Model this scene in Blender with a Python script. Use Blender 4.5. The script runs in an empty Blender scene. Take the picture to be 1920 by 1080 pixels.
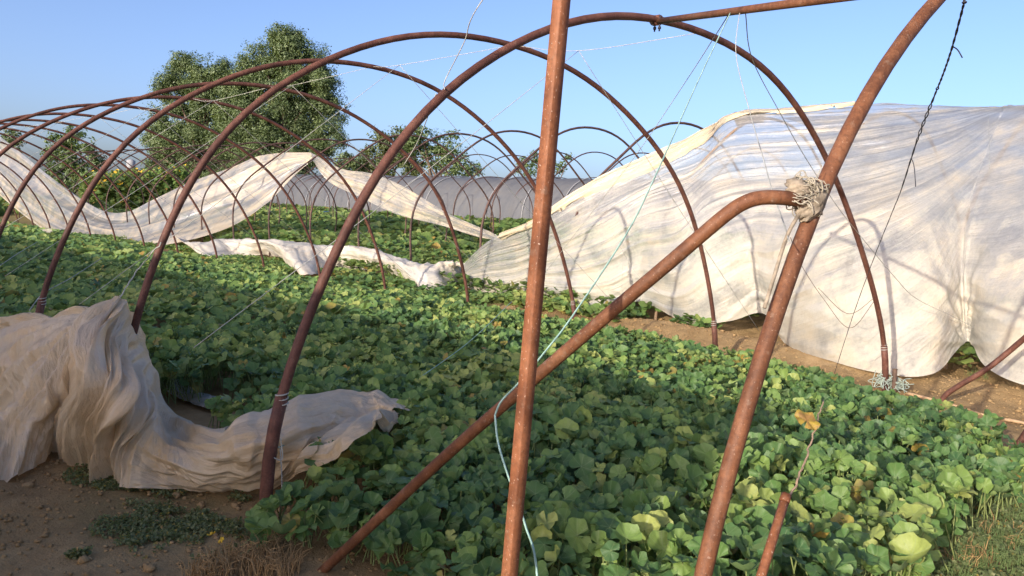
import bpy, math, random
import numpy as np
from mathutils import Vector, Matrix
random.seed(7); RNG = np.random.default_rng(7)
sc = bpy.context.scene
COL = sc.collection
V = lambda *a: np.array(a, float)

# ------------------------------------------------------------------ camera geometry
FPX, PITCH, ROLL, YAW, CAMH = 1450.0, .092, .0595, .7976, 1.6
cp, sp = math.cos(PITCH), math.sin(PITCH)
FW = V(math.sin(YAW)*cp, math.cos(YAW)*cp, -sp)
R0 = V(math.cos(YAW), -math.sin(YAW), 0); U0 = np.cross(R0, FW)
RT = math.cos(ROLL)*R0 + math.sin(ROLL)*U0
UP = -math.sin(ROLL)*R0 + math.cos(ROLL)*U0
CAM = V(0, 0, CAMH)
def ray(px, py): return FW + (px-960)/FPX*RT - (py-540)/FPX*UP
def on_plane(px, py, p0, n):
    d = ray(px, py); return CAM + d*(np.dot(V(*p0)-CAM, n)/np.dot(d, n))
def on_x(px, py, X): return on_plane(px, py, (X, 0, 0), V(1, 0, 0))
def on_z(px, py, z=0.): return on_plane(px, py, (0, 0, z), V(0, 0, 1))
def at_depth(px, py, D): return CAM + ray(px, py)*D

def tz(x, y):                      # lie of the land, without small bumps
    x = np.asarray(x, float); y = np.asarray(y, float)
    s = lambda a, b: (lambda t: t*t*(3-2*t))(np.clip((x-a)/(b-a), 0, 1))
    return .31*s(9.3, 11.8) + .45*s(15.8, 18.5) + .3*s(23, 26)

def on_land(px, py, h=0.):         # where a sight line meets the terrain raised by h
    z = 0.
    for _ in range(12): p = on_z(px, py, z+h); z = .5*z+.5*float(tz(p[0], p[1]))
    return on_z(px, py, z+h)

# ------------------------------------------------------------------ noise (numpy)
def _h(ix, iy, seed):
    n = (ix*374761393 + iy*668265263 + seed*974711) & 0x7fffffff
    n = ((n ^ (n >> 13))*1274126177) & 0x7fffffff
    return ((n ^ (n >> 16)) & 0xffff)/65535.0
def vnoise(x, y, seed=0):
    x = np.asarray(x, float); y = np.asarray(y, float)
    ix = np.floor(x).astype(np.int64); iy = np.floor(y).astype(np.int64)
    fx = x-ix; fy = y-iy; fx = fx*fx*(3-2*fx); fy = fy*fy*(3-2*fy)
    a = _h(ix, iy, seed); b = _h(ix+1, iy, seed); c = _h(ix, iy+1, seed); d = _h(ix+1, iy+1, seed)
    return (a*(1-fx)+b*fx)*(1-fy)+(c*(1-fx)+d*fx)*fy
def fbm(x, y, seed=0, o=4):
    s = 0; a = .5; t = 0
    for i in range(o):
        s = s + a*vnoise(np.asarray(x)*2**i, np.asarray(y)*2**i, seed+i*17); t += a; a *= .5
    return s/t

# ------------------------------------------------------------------ object helpers
def mesh_obj(name, verts, faces, mat, parent=None, smooth=True, uv=None, attrs=None, mats=None, midx=None):
    """faces: (n,k) numpy array or list of arrays"""
    me = bpy.data.meshes.new(name)
    verts = np.asarray(verts, np.float32).reshape(-1, 3)
    fl = faces if isinstance(faces, list) else [faces]
    fl = [np.asarray(f, np.int32) for f in fl if len(f)]
    loops = np.concatenate([f.ravel() for f in fl])
    sizes = np.concatenate([np.full(len(f), f.shape[1], np.int32) for f in fl])
    me.vertices.add(len(verts)); me.vertices.foreach_set('co', verts.ravel())
    me.loops.add(len(loops)); me.loops.foreach_set('vertex_index', loops)
    me.polygons.add(len(sizes))
    starts = np.concatenate([[0], np.cumsum(sizes)[:-1]]).astype(np.int32)
    me.polygons.foreach_set('loop_start', starts); me.polygons.foreach_set('loop_total', sizes)
    if midx is not None: me.polygons.foreach_set('material_index', np.asarray(midx, np.int32))
    me.update(calc_edges=True); me.validate()
    if smooth: me.polygons.foreach_set('use_smooth', np.ones(len(me.polygons), bool))
    if uv is not None:
        l = me.uv_layers.new(name='UVMap'); l.data.foreach_set('uv', np.asarray(uv, np.float32)[loops].ravel())
    for k, a in (attrs or {}).items():
        a = np.asarray(a, np.float32)
        if a.ndim == 1: me.attributes.new(k, 'FLOAT', 'POINT').data.foreach_set('value', a)
        else: me.attributes.new(k, 'FLOAT_VECTOR', 'POINT').data.foreach_set('vector', a.ravel())
    for m in (mats or [mat]): me.materials.append(m)
    o = bpy.data.objects.new(name, me); COL.objects.link(o)
    if parent is not None: o.parent = parent
    return o
def tag(o, label=None, cat=None, group=None, kind=None):
    if label: o['label'] = label
    if cat: o['category'] = cat
    if group: o['group'] = group
    if kind: o['kind'] = kind
    return o
def empty(name, loc=(0, 0, 0)):
    o = bpy.data.objects.new(name, None); o.location = loc; o.empty_display_size = .2
    COL.objects.link(o); return o
class MB:
    def __init__(s): s.v = []; s.f4 = []; s.f3 = []; s.n = 0
    def add(s, v, f4=(), f3=()):
        v = np.asarray(v, float).reshape(-1, 3); s.v.append(v)
        if len(f4): s.f4.append(np.asarray(f4, int)+s.n)
        if len(f3): s.f3.append(np.asarray(f3, int)+s.n)
        s.n += len(v)
    def build(s, name, mat, parent=None, smooth=True, **k):
        fl = []
        if s.f4: fl.append(np.concatenate(s.f4))
        if s.f3: fl.append(np.concatenate(s.f3))
        return mesh_obj(name, np.concatenate(s.v), fl, mat, parent, smooth, **k)
def tube(mb, pts, r, sides=10, cap=True):
    pts = np.asarray(pts, float); n = len(pts)
    r = np.full(n, r) if np.isscalar(r) else np.asarray(r, float)
    t = np.gradient(pts, axis=0); t /= np.linalg.norm(t, axis=1)[:, None]+1e-12
    a = V(0, 0, 1) if abs(t[0][2]) < .9 else V(1, 0, 0)
    nrm = np.cross(t[0], a); nrm /= np.linalg.norm(nrm)
    ang = np.linspace(0, 2*math.pi, sides, endpoint=False); out = []
    for i in range(n):
        nrm = nrm - t[i]*np.dot(nrm, t[i]); nrm /= np.linalg.norm(nrm)
        b = np.cross(t[i], nrm)
        out.append(pts[i] + r[i]*(np.cos(ang)[:, None]*nrm + np.sin(ang)[:, None]*b))
    v = np.concatenate(out); f = []
    for i in range(n-1):
        for j in range(sides):
            k = (j+1) % sides; f.append((i*sides+j, i*sides+k, (i+1)*sides+k, (i+1)*sides+j))
    f3 = []
    if cap:
        v = np.vstack([v, pts[0], pts[-1]]); c0 = n*sides
        for j in range(sides):
            k = (j+1) % sides; f3 += [(c0, k, j), (c0+1, (n-1)*sides+j, (n-1)*sides+k)]
    mb.add(v, f, f3)
def spline(P, n, closed=False):
    P = np.asarray(P, float); m = len(P); T = np.linspace(0, m-1, n); o = []
    for t in T:
        i = min(int(t), m-2); u = t-i
        p1, p2 = P[i], P[i+1]; p0 = P[i-1] if i else 2*p1-p2; p3 = P[i+2] if i+2 < m else 2*p2-p1
        o.append(.5*((2*p1)+(-p0+p2)*u+(2*p0-5*p1+4*p2-p3)*u*u+(-p0+3*p1-3*p2+p3)*u**3))
    return np.array(o)
def box(mb, c, s, M=None):
    v = np.array([(x, y, z) for x in (-1, 1) for y in (-1, 1) for z in (-1, 1)], float)*V(*s)/2
    if M is not None: v = v @ np.array(M.to_3x3()).T
    mb.add(v+V(*c), [(0, 1, 3, 2), (4, 6, 7, 5), (0, 4, 5, 1), (2, 3, 7, 6), (0, 2, 6, 4), (1, 5, 7, 3)])

# ------------------------------------------------------------------ materials
class NT:
    def __init__(s, name):
        s.m = bpy.data.materials.new(name); s.m.use_nodes = True
        s.t = s.m.node_tree; s.t.nodes.clear()
        s.out = s.t.nodes.new('ShaderNodeOutputMaterial')
    def n(s, typ, **k):
        o = s.t.nodes.new(typ)
        for a, b in k.items():
            if a.startswith('i_'):
                key = a[2:]
                key = int(key) if key.isdigit() else key
                if hasattr(b, 'node'): s.t.links.new(b, o.inputs[key])
                else: o.inputs[key].default_value = b
            else: setattr(o, a, b)
        return o
    def link(s, a, b): s.t.links.new(a, b)
    def noise(s, vec, scale, detail=4, rough=.55):
        o = s.n('ShaderNodeTexNoise'); o.inputs['Scale'].default_value = scale
        o.inputs['Detail'].default_value = detail; o.inputs['Roughness'].default_value = rough
        if vec is not None: s.link(vec, o.inputs['Vector'])
        return o.outputs['Fac']
    def ramp(s, fac, stops, interp='LINEAR'):
        o = s.n('ShaderNodeValToRGB'); o.color_ramp.interpolation = interp
        e = o.color_ramp.elements
        while len(e) < len(stops): e.new(.5)
        for el, (p, c) in zip(e, stops):
            el.position = p; el.color = (c, c, c, 1) if np.isscalar(c) else (*c, 1)
        s.link(fac, o.inputs[0]); return o.outputs[0]
    def mix(s, fac, a, b, bt='MIX'):
        o = s.n('ShaderNodeMix', data_type='RGBA', blend_type=bt)
        for sock, val in ((o.inputs[0], fac), (o.inputs[6], a), (o.inputs[7], b)):
            if hasattr(val, 'node'): s.link(val, sock)
            elif np.isscalar(val): sock.default_value = val
            else: sock.default_value = (*val, 1)
        return o.outputs[2]
    def math(s, op, a, b=0., c=0.):
        o = s.n('ShaderNodeMath', operation=op)
        for i, val in enumerate((a, b, c)):
            if hasattr(val, 'node'): s.link(val, o.inputs[i])
            else: o.inputs[i].default_value = val
        return o.outputs[0]
    def mapping(s, vec, scale=(1, 1, 1), rot=(0, 0, 0)):
        o = s.n('ShaderNodeMapping'); o.inputs['Scale'].default_value = scale; o.inputs['Rotation'].default_value = rot
        s.link(vec, o.inputs['Vector']); return o.outputs[0]
    def bump(s, h, strength=.3, dist=.02):
        o = s.n('ShaderNodeBump'); o.inputs['Strength'].default_value = strength; o.inputs['Distance'].default_value = dist
        s.link(h, o.inputs['Height']); return o.outputs[0]
    def attr(s, name):
        o = s.n('ShaderNodeAttribute'); o.attribute_name = name; return o
    def pos(s): return s.n('ShaderNodeNewGeometry').outputs['Position']
    def uv(s): return s.n('ShaderNodeTexCoord').outputs['UV']
    def mixsh(s, fac, a, b):
        o = s.n('ShaderNodeMixShader')
        if hasattr(fac, 'node'): s.link(fac, o.inputs[0])
        else: o.inputs[0].default_value = fac
        s.link(a, o.inputs[1]); s.link(b, o.inputs[2]); return o.outputs[0]
    def surf(s, sh): s.link(sh, s.out.inputs['Surface']); return s.m
    def bsdf(s, color, rough=.6, normal=None, spec=.3, metal=0.):
        o = s.n('ShaderNodeBsdfPrincipled'); o.inputs['Metallic'].default_value = metal
        o.inputs['Specular IOR Level'].default_value = spec
        for sock, val in ((o.inputs['Base Color'], color), (o.inputs['Roughness'], rough)):
            if hasattr(val, 'node'): s.link(val, sock)
            elif np.isscalar(val): sock.default_value = val
            else: sock.default_value = (*val, 1)
        if normal is not None: s.link(normal, o.inputs['Normal'])
        return o.outputs[0]

def mat_rust(name, c1, c2, c3, speck=0.):
    t = NT(name); p = t.pos()
    n1 = t.noise(p, 9, 5, .65); n2 = t.noise(p, 90, 3, .7); n3 = t.noise(t.mapping(p, (30, 30, 4)), 1.6, 4, .6)
    c = t.ramp(n1, [(.3, c1), (.5, c2), (.72, c3)])
    c = t.mix(t.ramp(n2, [(.42, 0.), (.7, .55)]), c, tuple(x*.55 for x in c1))
    c = t.mix(t.ramp(n3, [(.52, 0.), (.75, .6)]), c, c3)
    n4 = t.noise(p, 3.1, 5, .7)
    c = t.mix(t.ramp(n4, [(.36, .62), (.52, 0.)]), c, tuple(x*.5 for x in c1))
    c = t.mix(t.ramp(n4, [(.60, 0.), (.74, .45)]), c, tuple(min(1, x*1.5) for x in c3))
    n5 = t.noise(p, 26, 3, .6); c = t.mix(t.ramp(n5, [(.62, 0.), (.70, .4)]), c, (.20, .14, .10))
    if speck:
        s = t.noise(p, 130, 2, .5); c = t.mix(t.ramp(s, [(.66, 0.), (.72, speck)]), c, (.55, .42, .33))
    return t.surf(t.bsdf(c, .62, t.bump(n2, .35, .004), .3))
M = {}
M['rust'] = mat_rust('rusty_pipe', (.075, .030, .021), (.125, .050, .033), (.175, .080, .054))
M['rust_orange'] = mat_rust('rusty_post', (.125, .045, .020), (.20, .074, .031), (.27, .115, .055), .55)
M['rust_warm'] = mat_rust('rusty_near_pipe', (.095, .037, .018), (.165, .066, .029), (.225, .102, .050), .25)
M['pipe_dark'] = mat_rust('weathered_pipe', (.055, .034, .03), (.10, .055, .045), (.15, .085, .06))

def mat_plain(name, col, rough=.7, var=.25, scale=20, spec=.25):
    t = NT(name); n = t.noise(t.pos(), scale, 4)
    c = t.ramp(n, [(.3, tuple(x*(1-var) for x in col)), (.7, tuple(min(1, x*(1+var)) for x in col))])
    return t.surf(t.bsdf(c, rough, t.bump(n, .2, .01), spec))
M['string'] = mat_plain('white_string', (.36, .36, .32), .8)
M['rope_pale'] = mat_plain('pale_rope', (.30, .30, .30), .8)
M['twine_grey'] = mat_plain('faded_twine', (.34, .40, .34), .8)
M['twine'] = mat_plain('green_twine', (.27, .42, .36), .7)
M['wire'] = mat_plain('dark_wire', (.035, .035, .045), .5)
M['wire_rust'] = mat_plain('rusty_wire', (.11, .07, .05), .8)
M['stick'] = mat_plain('dry_stick', (.42, .28, .16), .85)
M['wood'] = mat_plain('weathered_wood', (.30, .21, .14), .9)
M['rag'] = mat_plain('dirty_rag', (.24, .20, .15), .95, .5, 35)
M['rag2'] = mat_plain('rag_strand', (.31, .28, .22), .95, .3, 40)
M['blue'] = mat_plain('blue_plastic', (.03, .10, .25), .45, .15)
M['straw'] = mat_plain('dry_straw', (.42, .27, .12), .85, .35, 14)
M['bark'] = mat_plain('tree_bark', (.12, .085, .06), .95, .4, 6)

def mat_film(name, dirt_c, clear_c, stretch, transp, dirt_lo, dirt_hi, gloss=.12, wrinkle=.5, transl=.4, scale=1.):
    """old polythene film: clear-ish streaks and dirt-covered streaks running along the folds (UV.x)"""
    t = NT(name); uv = t.uv(); p = t.pos()
    s1 = t.noise(t.mapping(uv, (stretch[0], stretch[1], 1)), 1.0*scale, 5, .6)
    s2 = t.noise(t.mapping(uv, (stretch[0]*2.2, stretch[1]*3.4, 1)), 1.0*scale, 4, .6)
    d3 = t.noise(p, 2.3, 5, .6); d4 = t.noise(p, 26, 4, .7)
    m = t.math('ADD', t.math('MULTIPLY', s1, .45), t.math('MULTIPLY', d3, .38))
    m = t.math('ADD', m, t.math('MULTIPLY', d4, .17))
    m = t.math('ADD', m, t.attr('dirtb').outputs['Fac'])
    dm = t.ramp(m, [(dirt_lo, 0.), (dirt_hi, 1.)])
    dc = t.mix(t.ramp(d4, [(.35, 0.), (.7, .5)]), dirt_c, tuple(x*.72 for x in dirt_c))
    dc = t.mix(t.ramp(d3, [(.45, 0.), (.75, .45)]), dc, (dirt_c[0]*.86, dirt_c[1]*.72, dirt_c[2]*.52))
    col = t.mix(dm, clear_c, dc)
    # fine weave / crinkle threads in both directions
    w = t.n('ShaderNodeTexWave', wave_type='BANDS', bands_direction='X'); t.link(p, w.inputs[0])
    w.inputs['Scale'].default_value = 14; w.inputs['Distortion'].default_value = 3; w.inputs['Detail'].default_value = 3
    crk = t.math('ADD', t.math('MULTIPLY', t.noise(p, 11, 6, .72), .6), t.math('MULTIPLY', t.noise(t.mapping(p, (1, 1, .25)), 42, 4, .6), .5))
    s4 = t.noise(t.mapping(uv, (stretch[0]*9, stretch[1]*11, 1)), 1.0*scale, 3, .6)
    hb = t.math('ADD', t.math('ADD', t.math('MULTIPLY', s2, .8), t.math('MULTIPLY', crk, .35)), t.math('MULTIPLY', s4, .3))
    nb = t.bump(hb, wrinkle, .06)
    df = t.n('ShaderNodeBsdfDiffuse'); t.link(col, df.inputs[0]); t.link(nb, df.inputs['Normal'])
    tr = t.n('ShaderNodeBsdfTranslucent'); t.link(col, tr.inputs[0]); t.link(nb, tr.inputs['Normal'])
    body = t.mixsh(transl, df.outputs[0], tr.outputs[0])
    tp = t.n('ShaderNodeBsdfTransparent'); tp.inputs[0].default_value = (.93, .93, .94, 1)
    tf = t.math('MULTIPLY', t.math('SUBTRACT', 1., t.math('MULTIPLY', dm, .86)), transp)
    body = t.mixsh(tf, body, tp.outputs[0])
    gl = t.n('ShaderNodeBsdfGlossy'); gl.inputs['Roughness'].default_value = .3; t.link(nb, gl.inputs['Normal'])
    fr = t.n('ShaderNodeFresnel'); fr.inputs[0].default_value = 1.4
    g = t.math('ADD', t.math('MULTIPLY', fr.outputs[0], gloss*4), gloss*.3)
    return t.surf(t.mixsh(g, body, gl.outputs[0]))
M['film'] = mat_film('polythene_film', (.69, .645, .535), (.45, .445, .425), (1.9, 10), .50, .42, .59, gloss=.05, wrinkle=.65, transl=.30)
M['film_rib'] = mat_film('polythene_film_ribbon', (.72, .61, .43), (.38, .37, .35), (1.8, 11), .45, .43, .57, gloss=.06, transl=.34)
M['film_hem'] = mat_film('polythene_hem', (.80, .68, .46), (.62, .56, .44), (1.6, 6), .10, .30, .50, gloss=.05, transl=.30)
M['film_roll'] = mat_film('polythene_roll', (.82, .73, .58), (.74, .70, .62), (3, 5), .08, .35, .6, gloss=.04, transl=.30)
M['film_dirty'] = mat_film('dirty_polythene', (.76, .58, .35), (.72, .62, .46), (2.0, 7), .06, .33, .6, gloss=.025, wrinkle=.5, transl=.35)
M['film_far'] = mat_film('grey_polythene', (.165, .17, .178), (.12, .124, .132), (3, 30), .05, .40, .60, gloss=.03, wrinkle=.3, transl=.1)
M['film_white'] = mat_film('opaque_polythene', (.88, .78, .60), (.88, .82, .68), (3, 12), .26, .42, .62, gloss=.02, transl=.62)
M['mulch'] = mat_film('mulch_film', (.42, .38, .34), (.36, .42, .52), (6, 3), .05, .4, .65, gloss=.35, wrinkle=.8, transl=.1)

def mat_leaf(name, stops, dry=(.30, .17, .06), veins=True, transl=.36, rough=.5):
    t = NT(name); a = t.attr('tint').outputs['Fac']; k = t.attr('dryness').outputs['Fac']
    c = t.ramp(a, stops)
    n = t.noise(t.pos(), 38, 3); c = t.mix(t.ramp(n, [(.35, 0.), (.75, .35)]), c, (.14, .17, .05))
    if veins:
        lc = t.n('ShaderNodeSeparateXYZ'); t.link(t.attr('leafco').outputs['Vector'], lc.inputs[0])
        ang = t.math('ARCTAN2', lc.outputs[1], lc.outputs[0]); rad = lc.outputs[2]
        s = t.math('ABSOLUTE', t.math('SINE', t.math('MULTIPLY', ang, 3.5)))
        d = t.math('MULTIPLY', s, rad)
        vm = t.ramp(d, [(.015, .6), (.08, 0.)])
        c = t.mix(vm, c, (.27, .34, .16))
    c = t.mix(k, c, t.mix(t.ramp(n, [(.4, 0.), (.6, 1.)]), dry, (.42, .30, .05)))
    geo = t.n('ShaderNodeNewGeometry')
    cb = t.mix(geo.outputs['Backfacing'], c, t.mix(.45, c, (.20, .25, .13)))
    nb = t.bump(t.noise(t.pos(), 60, 2), .25, .01)
    p = t.bsdf(cb, rough, nb, .35)
    tr = t.n('ShaderNodeBsdfTranslucent'); t.link(t.mix(.5, c, (.30, .38, .06)), tr.inputs[0])
    return t.surf(t.mixsh(transl, p, tr.outputs[0]))
M['melon'] = mat_leaf('melon_leaf', [(0., (.062, .142, .052)), (.35, (.105, .210, .058)), (.68, (.22, .325, .08)), (1., (.39, .43, .12))])
M['melon_far'] = mat_leaf('melon_leaf_lit', [(0., (.07, .15, .04)), (.5, (.13, .22, .055)), (1., (.28, .33, .10))], veins=False)
M['weed'] = mat_leaf('weed_leaf', [(0., (.09, .13, .06)), (.5, (.16, .19, .085)), (1., (.27, .26, .12))], veins=False)
M['tree'] = mat_leaf('tree_leaf', [(0., (.028, .062, .026)), (.5, (.065, .115, .030)), (1., (.13, .175, .04))], veins=False, transl=.22)
M['tree_light'] = mat_leaf('tree_leaf_light', [(0., (.04, .085, .03)), (.5, (.075, .14, .035)), (1., (.14, .21, .05))], veins=False)
M['tree_brown'] = mat_leaf('tree_leaf_brownish', [(0., (.05, .07, .025)), (.5, (.085, .10, .035)), (1., (.14, .14, .05))], veins=False)
M['flower'] = mat_plain('yellow_flower', (.60, .38, .03), .7)
M['stem'] = mat_plain('green_stem', (.14, .20, .07), .7)

def mat_soil():
    t = NT('soil'); p = t.pos()
    n1 = t.noise(p, .9, 5, .6); n2 = t.noise(p, 7, 6, .7); n3 = t.noise(p, 55, 4, .75)
    c = t.ramp(n1, [(.3, (.30, .195, .088)), (.55, (.39, .265, .13)), (.75, (.49, .345, .185))])
    c = t.mix(t.ramp(n2, [(.35, .0), (.7, .6)]), c, (.20, .125, .058))
    c = t.mix(t.ramp(n3, [(.55, .0), (.8, .5)]), c, (.50, .37, .22))
    wet = t.attr('damp').outputs['Fac']
    c = t.mix(wet, c, t.mix(.5, c, (.10, .065, .03)))
    gr = t.attr('green').outputs['Fac']
    c = t.mix(t.math('MULTIPLY', gr, t.ramp(n2, [(.35, 1.), (.7, .3)])), c, (.085, .10, .035))
    h = t.math('ADD', t.math('MULTIPLY', n2, .6), t.math('MULTIPLY', n3, .25))
    return t.surf(t.bsdf(c, .95, t.bump(h, .9, .05), .1))
M['soil'] = mat_soil()

# ------------------------------------------------------------------ light, sky, camera
SUN = V(5.4, .78, -1.45); SUN /= np.linalg.norm(SUN)
ELEV = math.asin(-SUN[2]); AZ = math.atan2(-SUN[0], -SUN[1])
w = bpy.data.worlds.new('World'); sc.world = w; w.use_nodes = True
nt = w.node_tree; bg = nt.nodes['Background']
sky = nt.nodes.new('ShaderNodeTexSky'); sky.sky_type = 'NISHITA'; sky.sun_disc = False
sky.sun_elevation = ELEV; sky.sun_rotation = AZ
sky.air_density = .7; sky.dust_density = 3.0; sky.ozone_density = 4.0; sky.altitude = 50
mx = nt.nodes.new('ShaderNodeMix'); mx.data_type = 'RGBA'; mx.blend_type = 'MULTIPLY'; mx.inputs[0].default_value = 1
mx.inputs[7].default_value = (1.17, .975, .93, 1); nt.links.new(sky.outputs[0], mx.inputs[6]); nt.links.new(mx.outputs[2], bg.inputs[0]); bg.inputs[1].default_value = .145
sl = bpy.data.lights.new('sun', 'SUN'); sl.energy = 2.6; sl.angle = math.radians(.5); sl.color = (1, .91, .76)
so = bpy.data.objects.new('sun', sl); COL.objects.link(so)
so.rotation_euler = Vector(SUN).to_track_quat('-Z', 'Y').to_euler(); so.location = (-20, -5, 12)
cd = bpy.data.cameras.new('camera'); co = bpy.data.objects.new('camera', cd); COL.objects.link(co)
mw = Matrix(((RT[0], UP[0], -FW[0], 0), (RT[1], UP[1], -FW[1], 0), (RT[2], UP[2], -FW[2], CAMH), (0, 0, 0, 1)))
co.matrix_world = mw
cd.sensor_fit = 'HORIZONTAL'; cd.sensor_width = 36; cd.lens = 36*FPX/1920; cd.clip_start = .05; cd.clip_end = 3000
sc.camera = co
sc.view_settings.view_transform = 'Standard'; sc.view_settings.look = 'None'
sc.view_settings.exposure = 1.2; sc.view_settings.gamma = 1
sc.cycles.transparent_max_bounces = 16; sc.cycles.max_bounces = 8

# ------------------------------------------------------------------ ground
def graded(a, b, step, far, g=1.22):
    c = list(np.arange(a, b+1e-6, step)); s = step
    while c[-1] < far: s *= g; c.append(c[-1]+s)
    s = step; lo = []
    x = a
    while x > -far: s *= g; x -= s; lo.append(x)
    return np.array(lo[::-1]+c)
gx = graded(-1.5, 11.5, .07, 900); gy = graded(-.5, 13, .07, 900)
GX, GY = np.meshgrid(gx, gy, indexing='ij')
def bumps(x, y):
    near = np.exp(-np.maximum(0, np.hypot(x-5, y-6)-12)/10)
    path = np.clip(1-np.abs(x-9.2)/1.0, 0, 1)
    mound = .16*np.exp(-((x-9.45)/.45)**2)*(.35+1.1*fbm(y*.5, x*.3+9, 5, 2))*np.exp(-np.maximum(0, y-14)/8)
    return near*((fbm(x*1.3, y*1.3, 3)-.5)*.10 + (fbm(x*7, y*7, 11, 3)-.5)*.035*(1+path)) + near*mound
def micro(x, y):
    near = np.exp(-np.maximum(0, np.hypot(x-5, y-5)-8)/6)
    return near*((fbm(x*16, y*16, 15, 3)-.5)*.022)
GZ = tz(GX, GY) + bumps(GX, GY) + micro(GX, GY)
nx, ny = GX.shape
idx = np.arange(nx*ny).reshape(nx, ny)
F = np.stack([idx[:-1, :-1], idx[1:, :-1], idx[1:, 1:], idx[:-1, 1:]], -1).reshape(-1, 4)
damp = np.clip((fbm(GX*.8, GY*.8, 41)-.5)*4, 0, 1)*.8 + .5*np.exp(-((GX-9.0)/.35)**2)*(fbm(GX*2, GY*2, 8) > .5)
green = np.clip((fbm(GX*.5, GY*.5, 23)-.47)*7, 0, 1)*np.clip(1-np.abs(GX-9.2)/1.2, 0, 1)*np.clip((GY-5)/4, 0, 1)
green = np.maximum(green, np.clip((np.hypot(GX-5, GY-6)-16)/10, 0, 1)*.8)
green = np.maximum(green, .7*np.exp(-((GX-1.55)/.35)**2-((GY-3.9)/.6)**2))
g = mesh_obj('ground', np.stack([GX, GY, GZ], -1).reshape(-1, 3), F, M['soil'],
             attrs={'damp': np.clip(damp, 0, 1).ravel(), 'green': green.ravel()})
tag(g, kind='structure')
def gz(x, y): return tz(x, y)+bumps(np.asarray(x, float), np.asarray(y, float))

# ------------------------------------------------------------------ hoops of the near tunnel
PR = [-.0645, -.0043, -.0068, -.0058, -.0048]; LEAN = -.0793; L1, W1 = 1.84, 6.62; SK = .10
TR = {0: [(1706,56),(1661,116),(1624,187),(1594,259),(1560,326),(1520,403),(1480,507),(1470,551),(1431,647),(1399,750),(1371,862),(1338,990),(1324,1077)],
 1: [(604,520),(571,616),(537,732),(521,812),(504,895),(492,962),(610,503),(662,390),(712,320),(741,273),(793,217),(787,227),(845,172),(910,122),(968,85),(1029,55),(1076,41),(1128,31),(1172,29),(1216,31),(1267,41),(1320,62),(1365,82),(1410,116),(1455,154),(1489,195),(1522,244),(1552,300),(1571,341),(1590,394),(1606,440),(1626,516),(1644,599),(1658,675),(1667,727)],
 2: [(277,513),(293,497),(320,437),(360,337),(427,250),(527,167),(372,312),(404,265),(459,210),(521,166),(579,128),(637,99),(710,77),(760,70),(778,69),(837,66),(895,70),(939,79),(982,90),(1029,111),(1070,128),(1105,152),(1143,181),(1178,217),(1213.5,251),(1245,301),(1276,355),(1297,400),(1310,439),(1315,464),(1327,532),(1335,599),(1343,675),(275,528),(254,607),(242,662)],
 3: [(77,578),(97,507),(123,437),(167,353),(230,277),(310,210),(346,187),(413,152),(492,125),(579,115),(637,116),(696,124),(754,140),(778,149),(825,174),(866,197),(910,230),(944,271),(968,303),(1003,346),(1060,500),(1070,557),(1080,610)],
 4: [(3,427),(27,380),(60,320),(133,253),(213,202),(287,177),(346,163),(422,157),(506,163),(550,172),(608,190),(632,201),(740,268),(677,223),(770,299),(802,340),(828,381),(852,433),(866,492),(870,527),(877,570)],
 5: [(200,194),(258,184),(296,181),(346,184),(404,192),(433,200),(506,227),(550,251),(592,282),(624,314),(653,355),(671,378),(688,410),(706,462),(715,509),(723,553)]}
Y1 = [1.04, 3.42, 5.34, 7.48, 9.74, 12.09] + [12.09+2.3*(k+1) for k in range(11)]
CX = L1+W1/2
def base_r(ph): return W1/2*(1+sum(c*(1-np.cos(2*(i+1)*ph))/2 for i, c in enumerate(PR)))
def base_xz(ph):
    r = base_r(ph); x = CX-np.cos(ph)*r; z = np.sin(ph)*r; return x+LEAN*z, z
NPH = 64
def hoop_xz(k):
    ph = np.linspace(0, math.pi, NPH)
    bx, bz = base_xz(ph)
    if k not in TR:
        j = math.sin(k*12.9898)*.05
        return bx+j, bz*(1+.012*math.sin(k*5.3))
    P3 = np.array([on_plane(*u, (1.84, Y1[k], 0), V(SK, 1, 0)) for u in TR[k]])
    dx = P3[:, 0]-CX; rr = np.hypot(dx, P3[:, 2]); pp = np.arctan2(P3[:, 2], -dx)
    bph = np.arctan2(bz, -(bx-CX)); br = np.hypot(bx-CX, bz)
    r0 = np.interp(pp, bph, br)
    basis = lambda q: np.stack([np.cos(i*q) for i in range(7)], -1)
    A = np.vstack([basis(pp), np.eye(7)*np.array([.3, .3, .4, .6, .9, 1.2, 1.5])]); y = np.concatenate([rr-r0, np.zeros(7)])
    if k == 0:
        A = np.vstack([A, basis(np.linspace(1.2, 3.1, 12))]); y = np.concatenate([y, np.zeros(12)])
    co_, *_ = np.linalg.lstsq(A, y, rcond=None)
    r = br + basis(bph)@co_
    return CX-np.cos(bph)*r, np.sin(bph)*r
ORD = ['first', 'second', 'third', 'fourth', 'fifth', 'sixth', 'seventh', 'eighth', 'ninth', 'tenth', 'eleventh', 'twelfth',
       'thirteenth', 'fourteenth', 'fifteenth', 'sixteenth', 'seventeenth', 'eighteenth', 'nineteenth', 'twentieth', 'twenty-first', 'twenty-second', 'twenty-third', 'twenty-fourth']
SPEC1 = {0: 'thick rusty hoop nearest the camera with a dirty rag knot tied on its leg',
 1: 'tall rusty hoop with the ridge pipe clamped at its top above the plastic heap',
 2: 'rusty bare hoop beside the gathered peak of the brownish plastic heap',
 3: 'rusty bare hoop whose left leg goes behind the far left end of the plastic heap'}
HOOPC = {}
hoops = []
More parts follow.
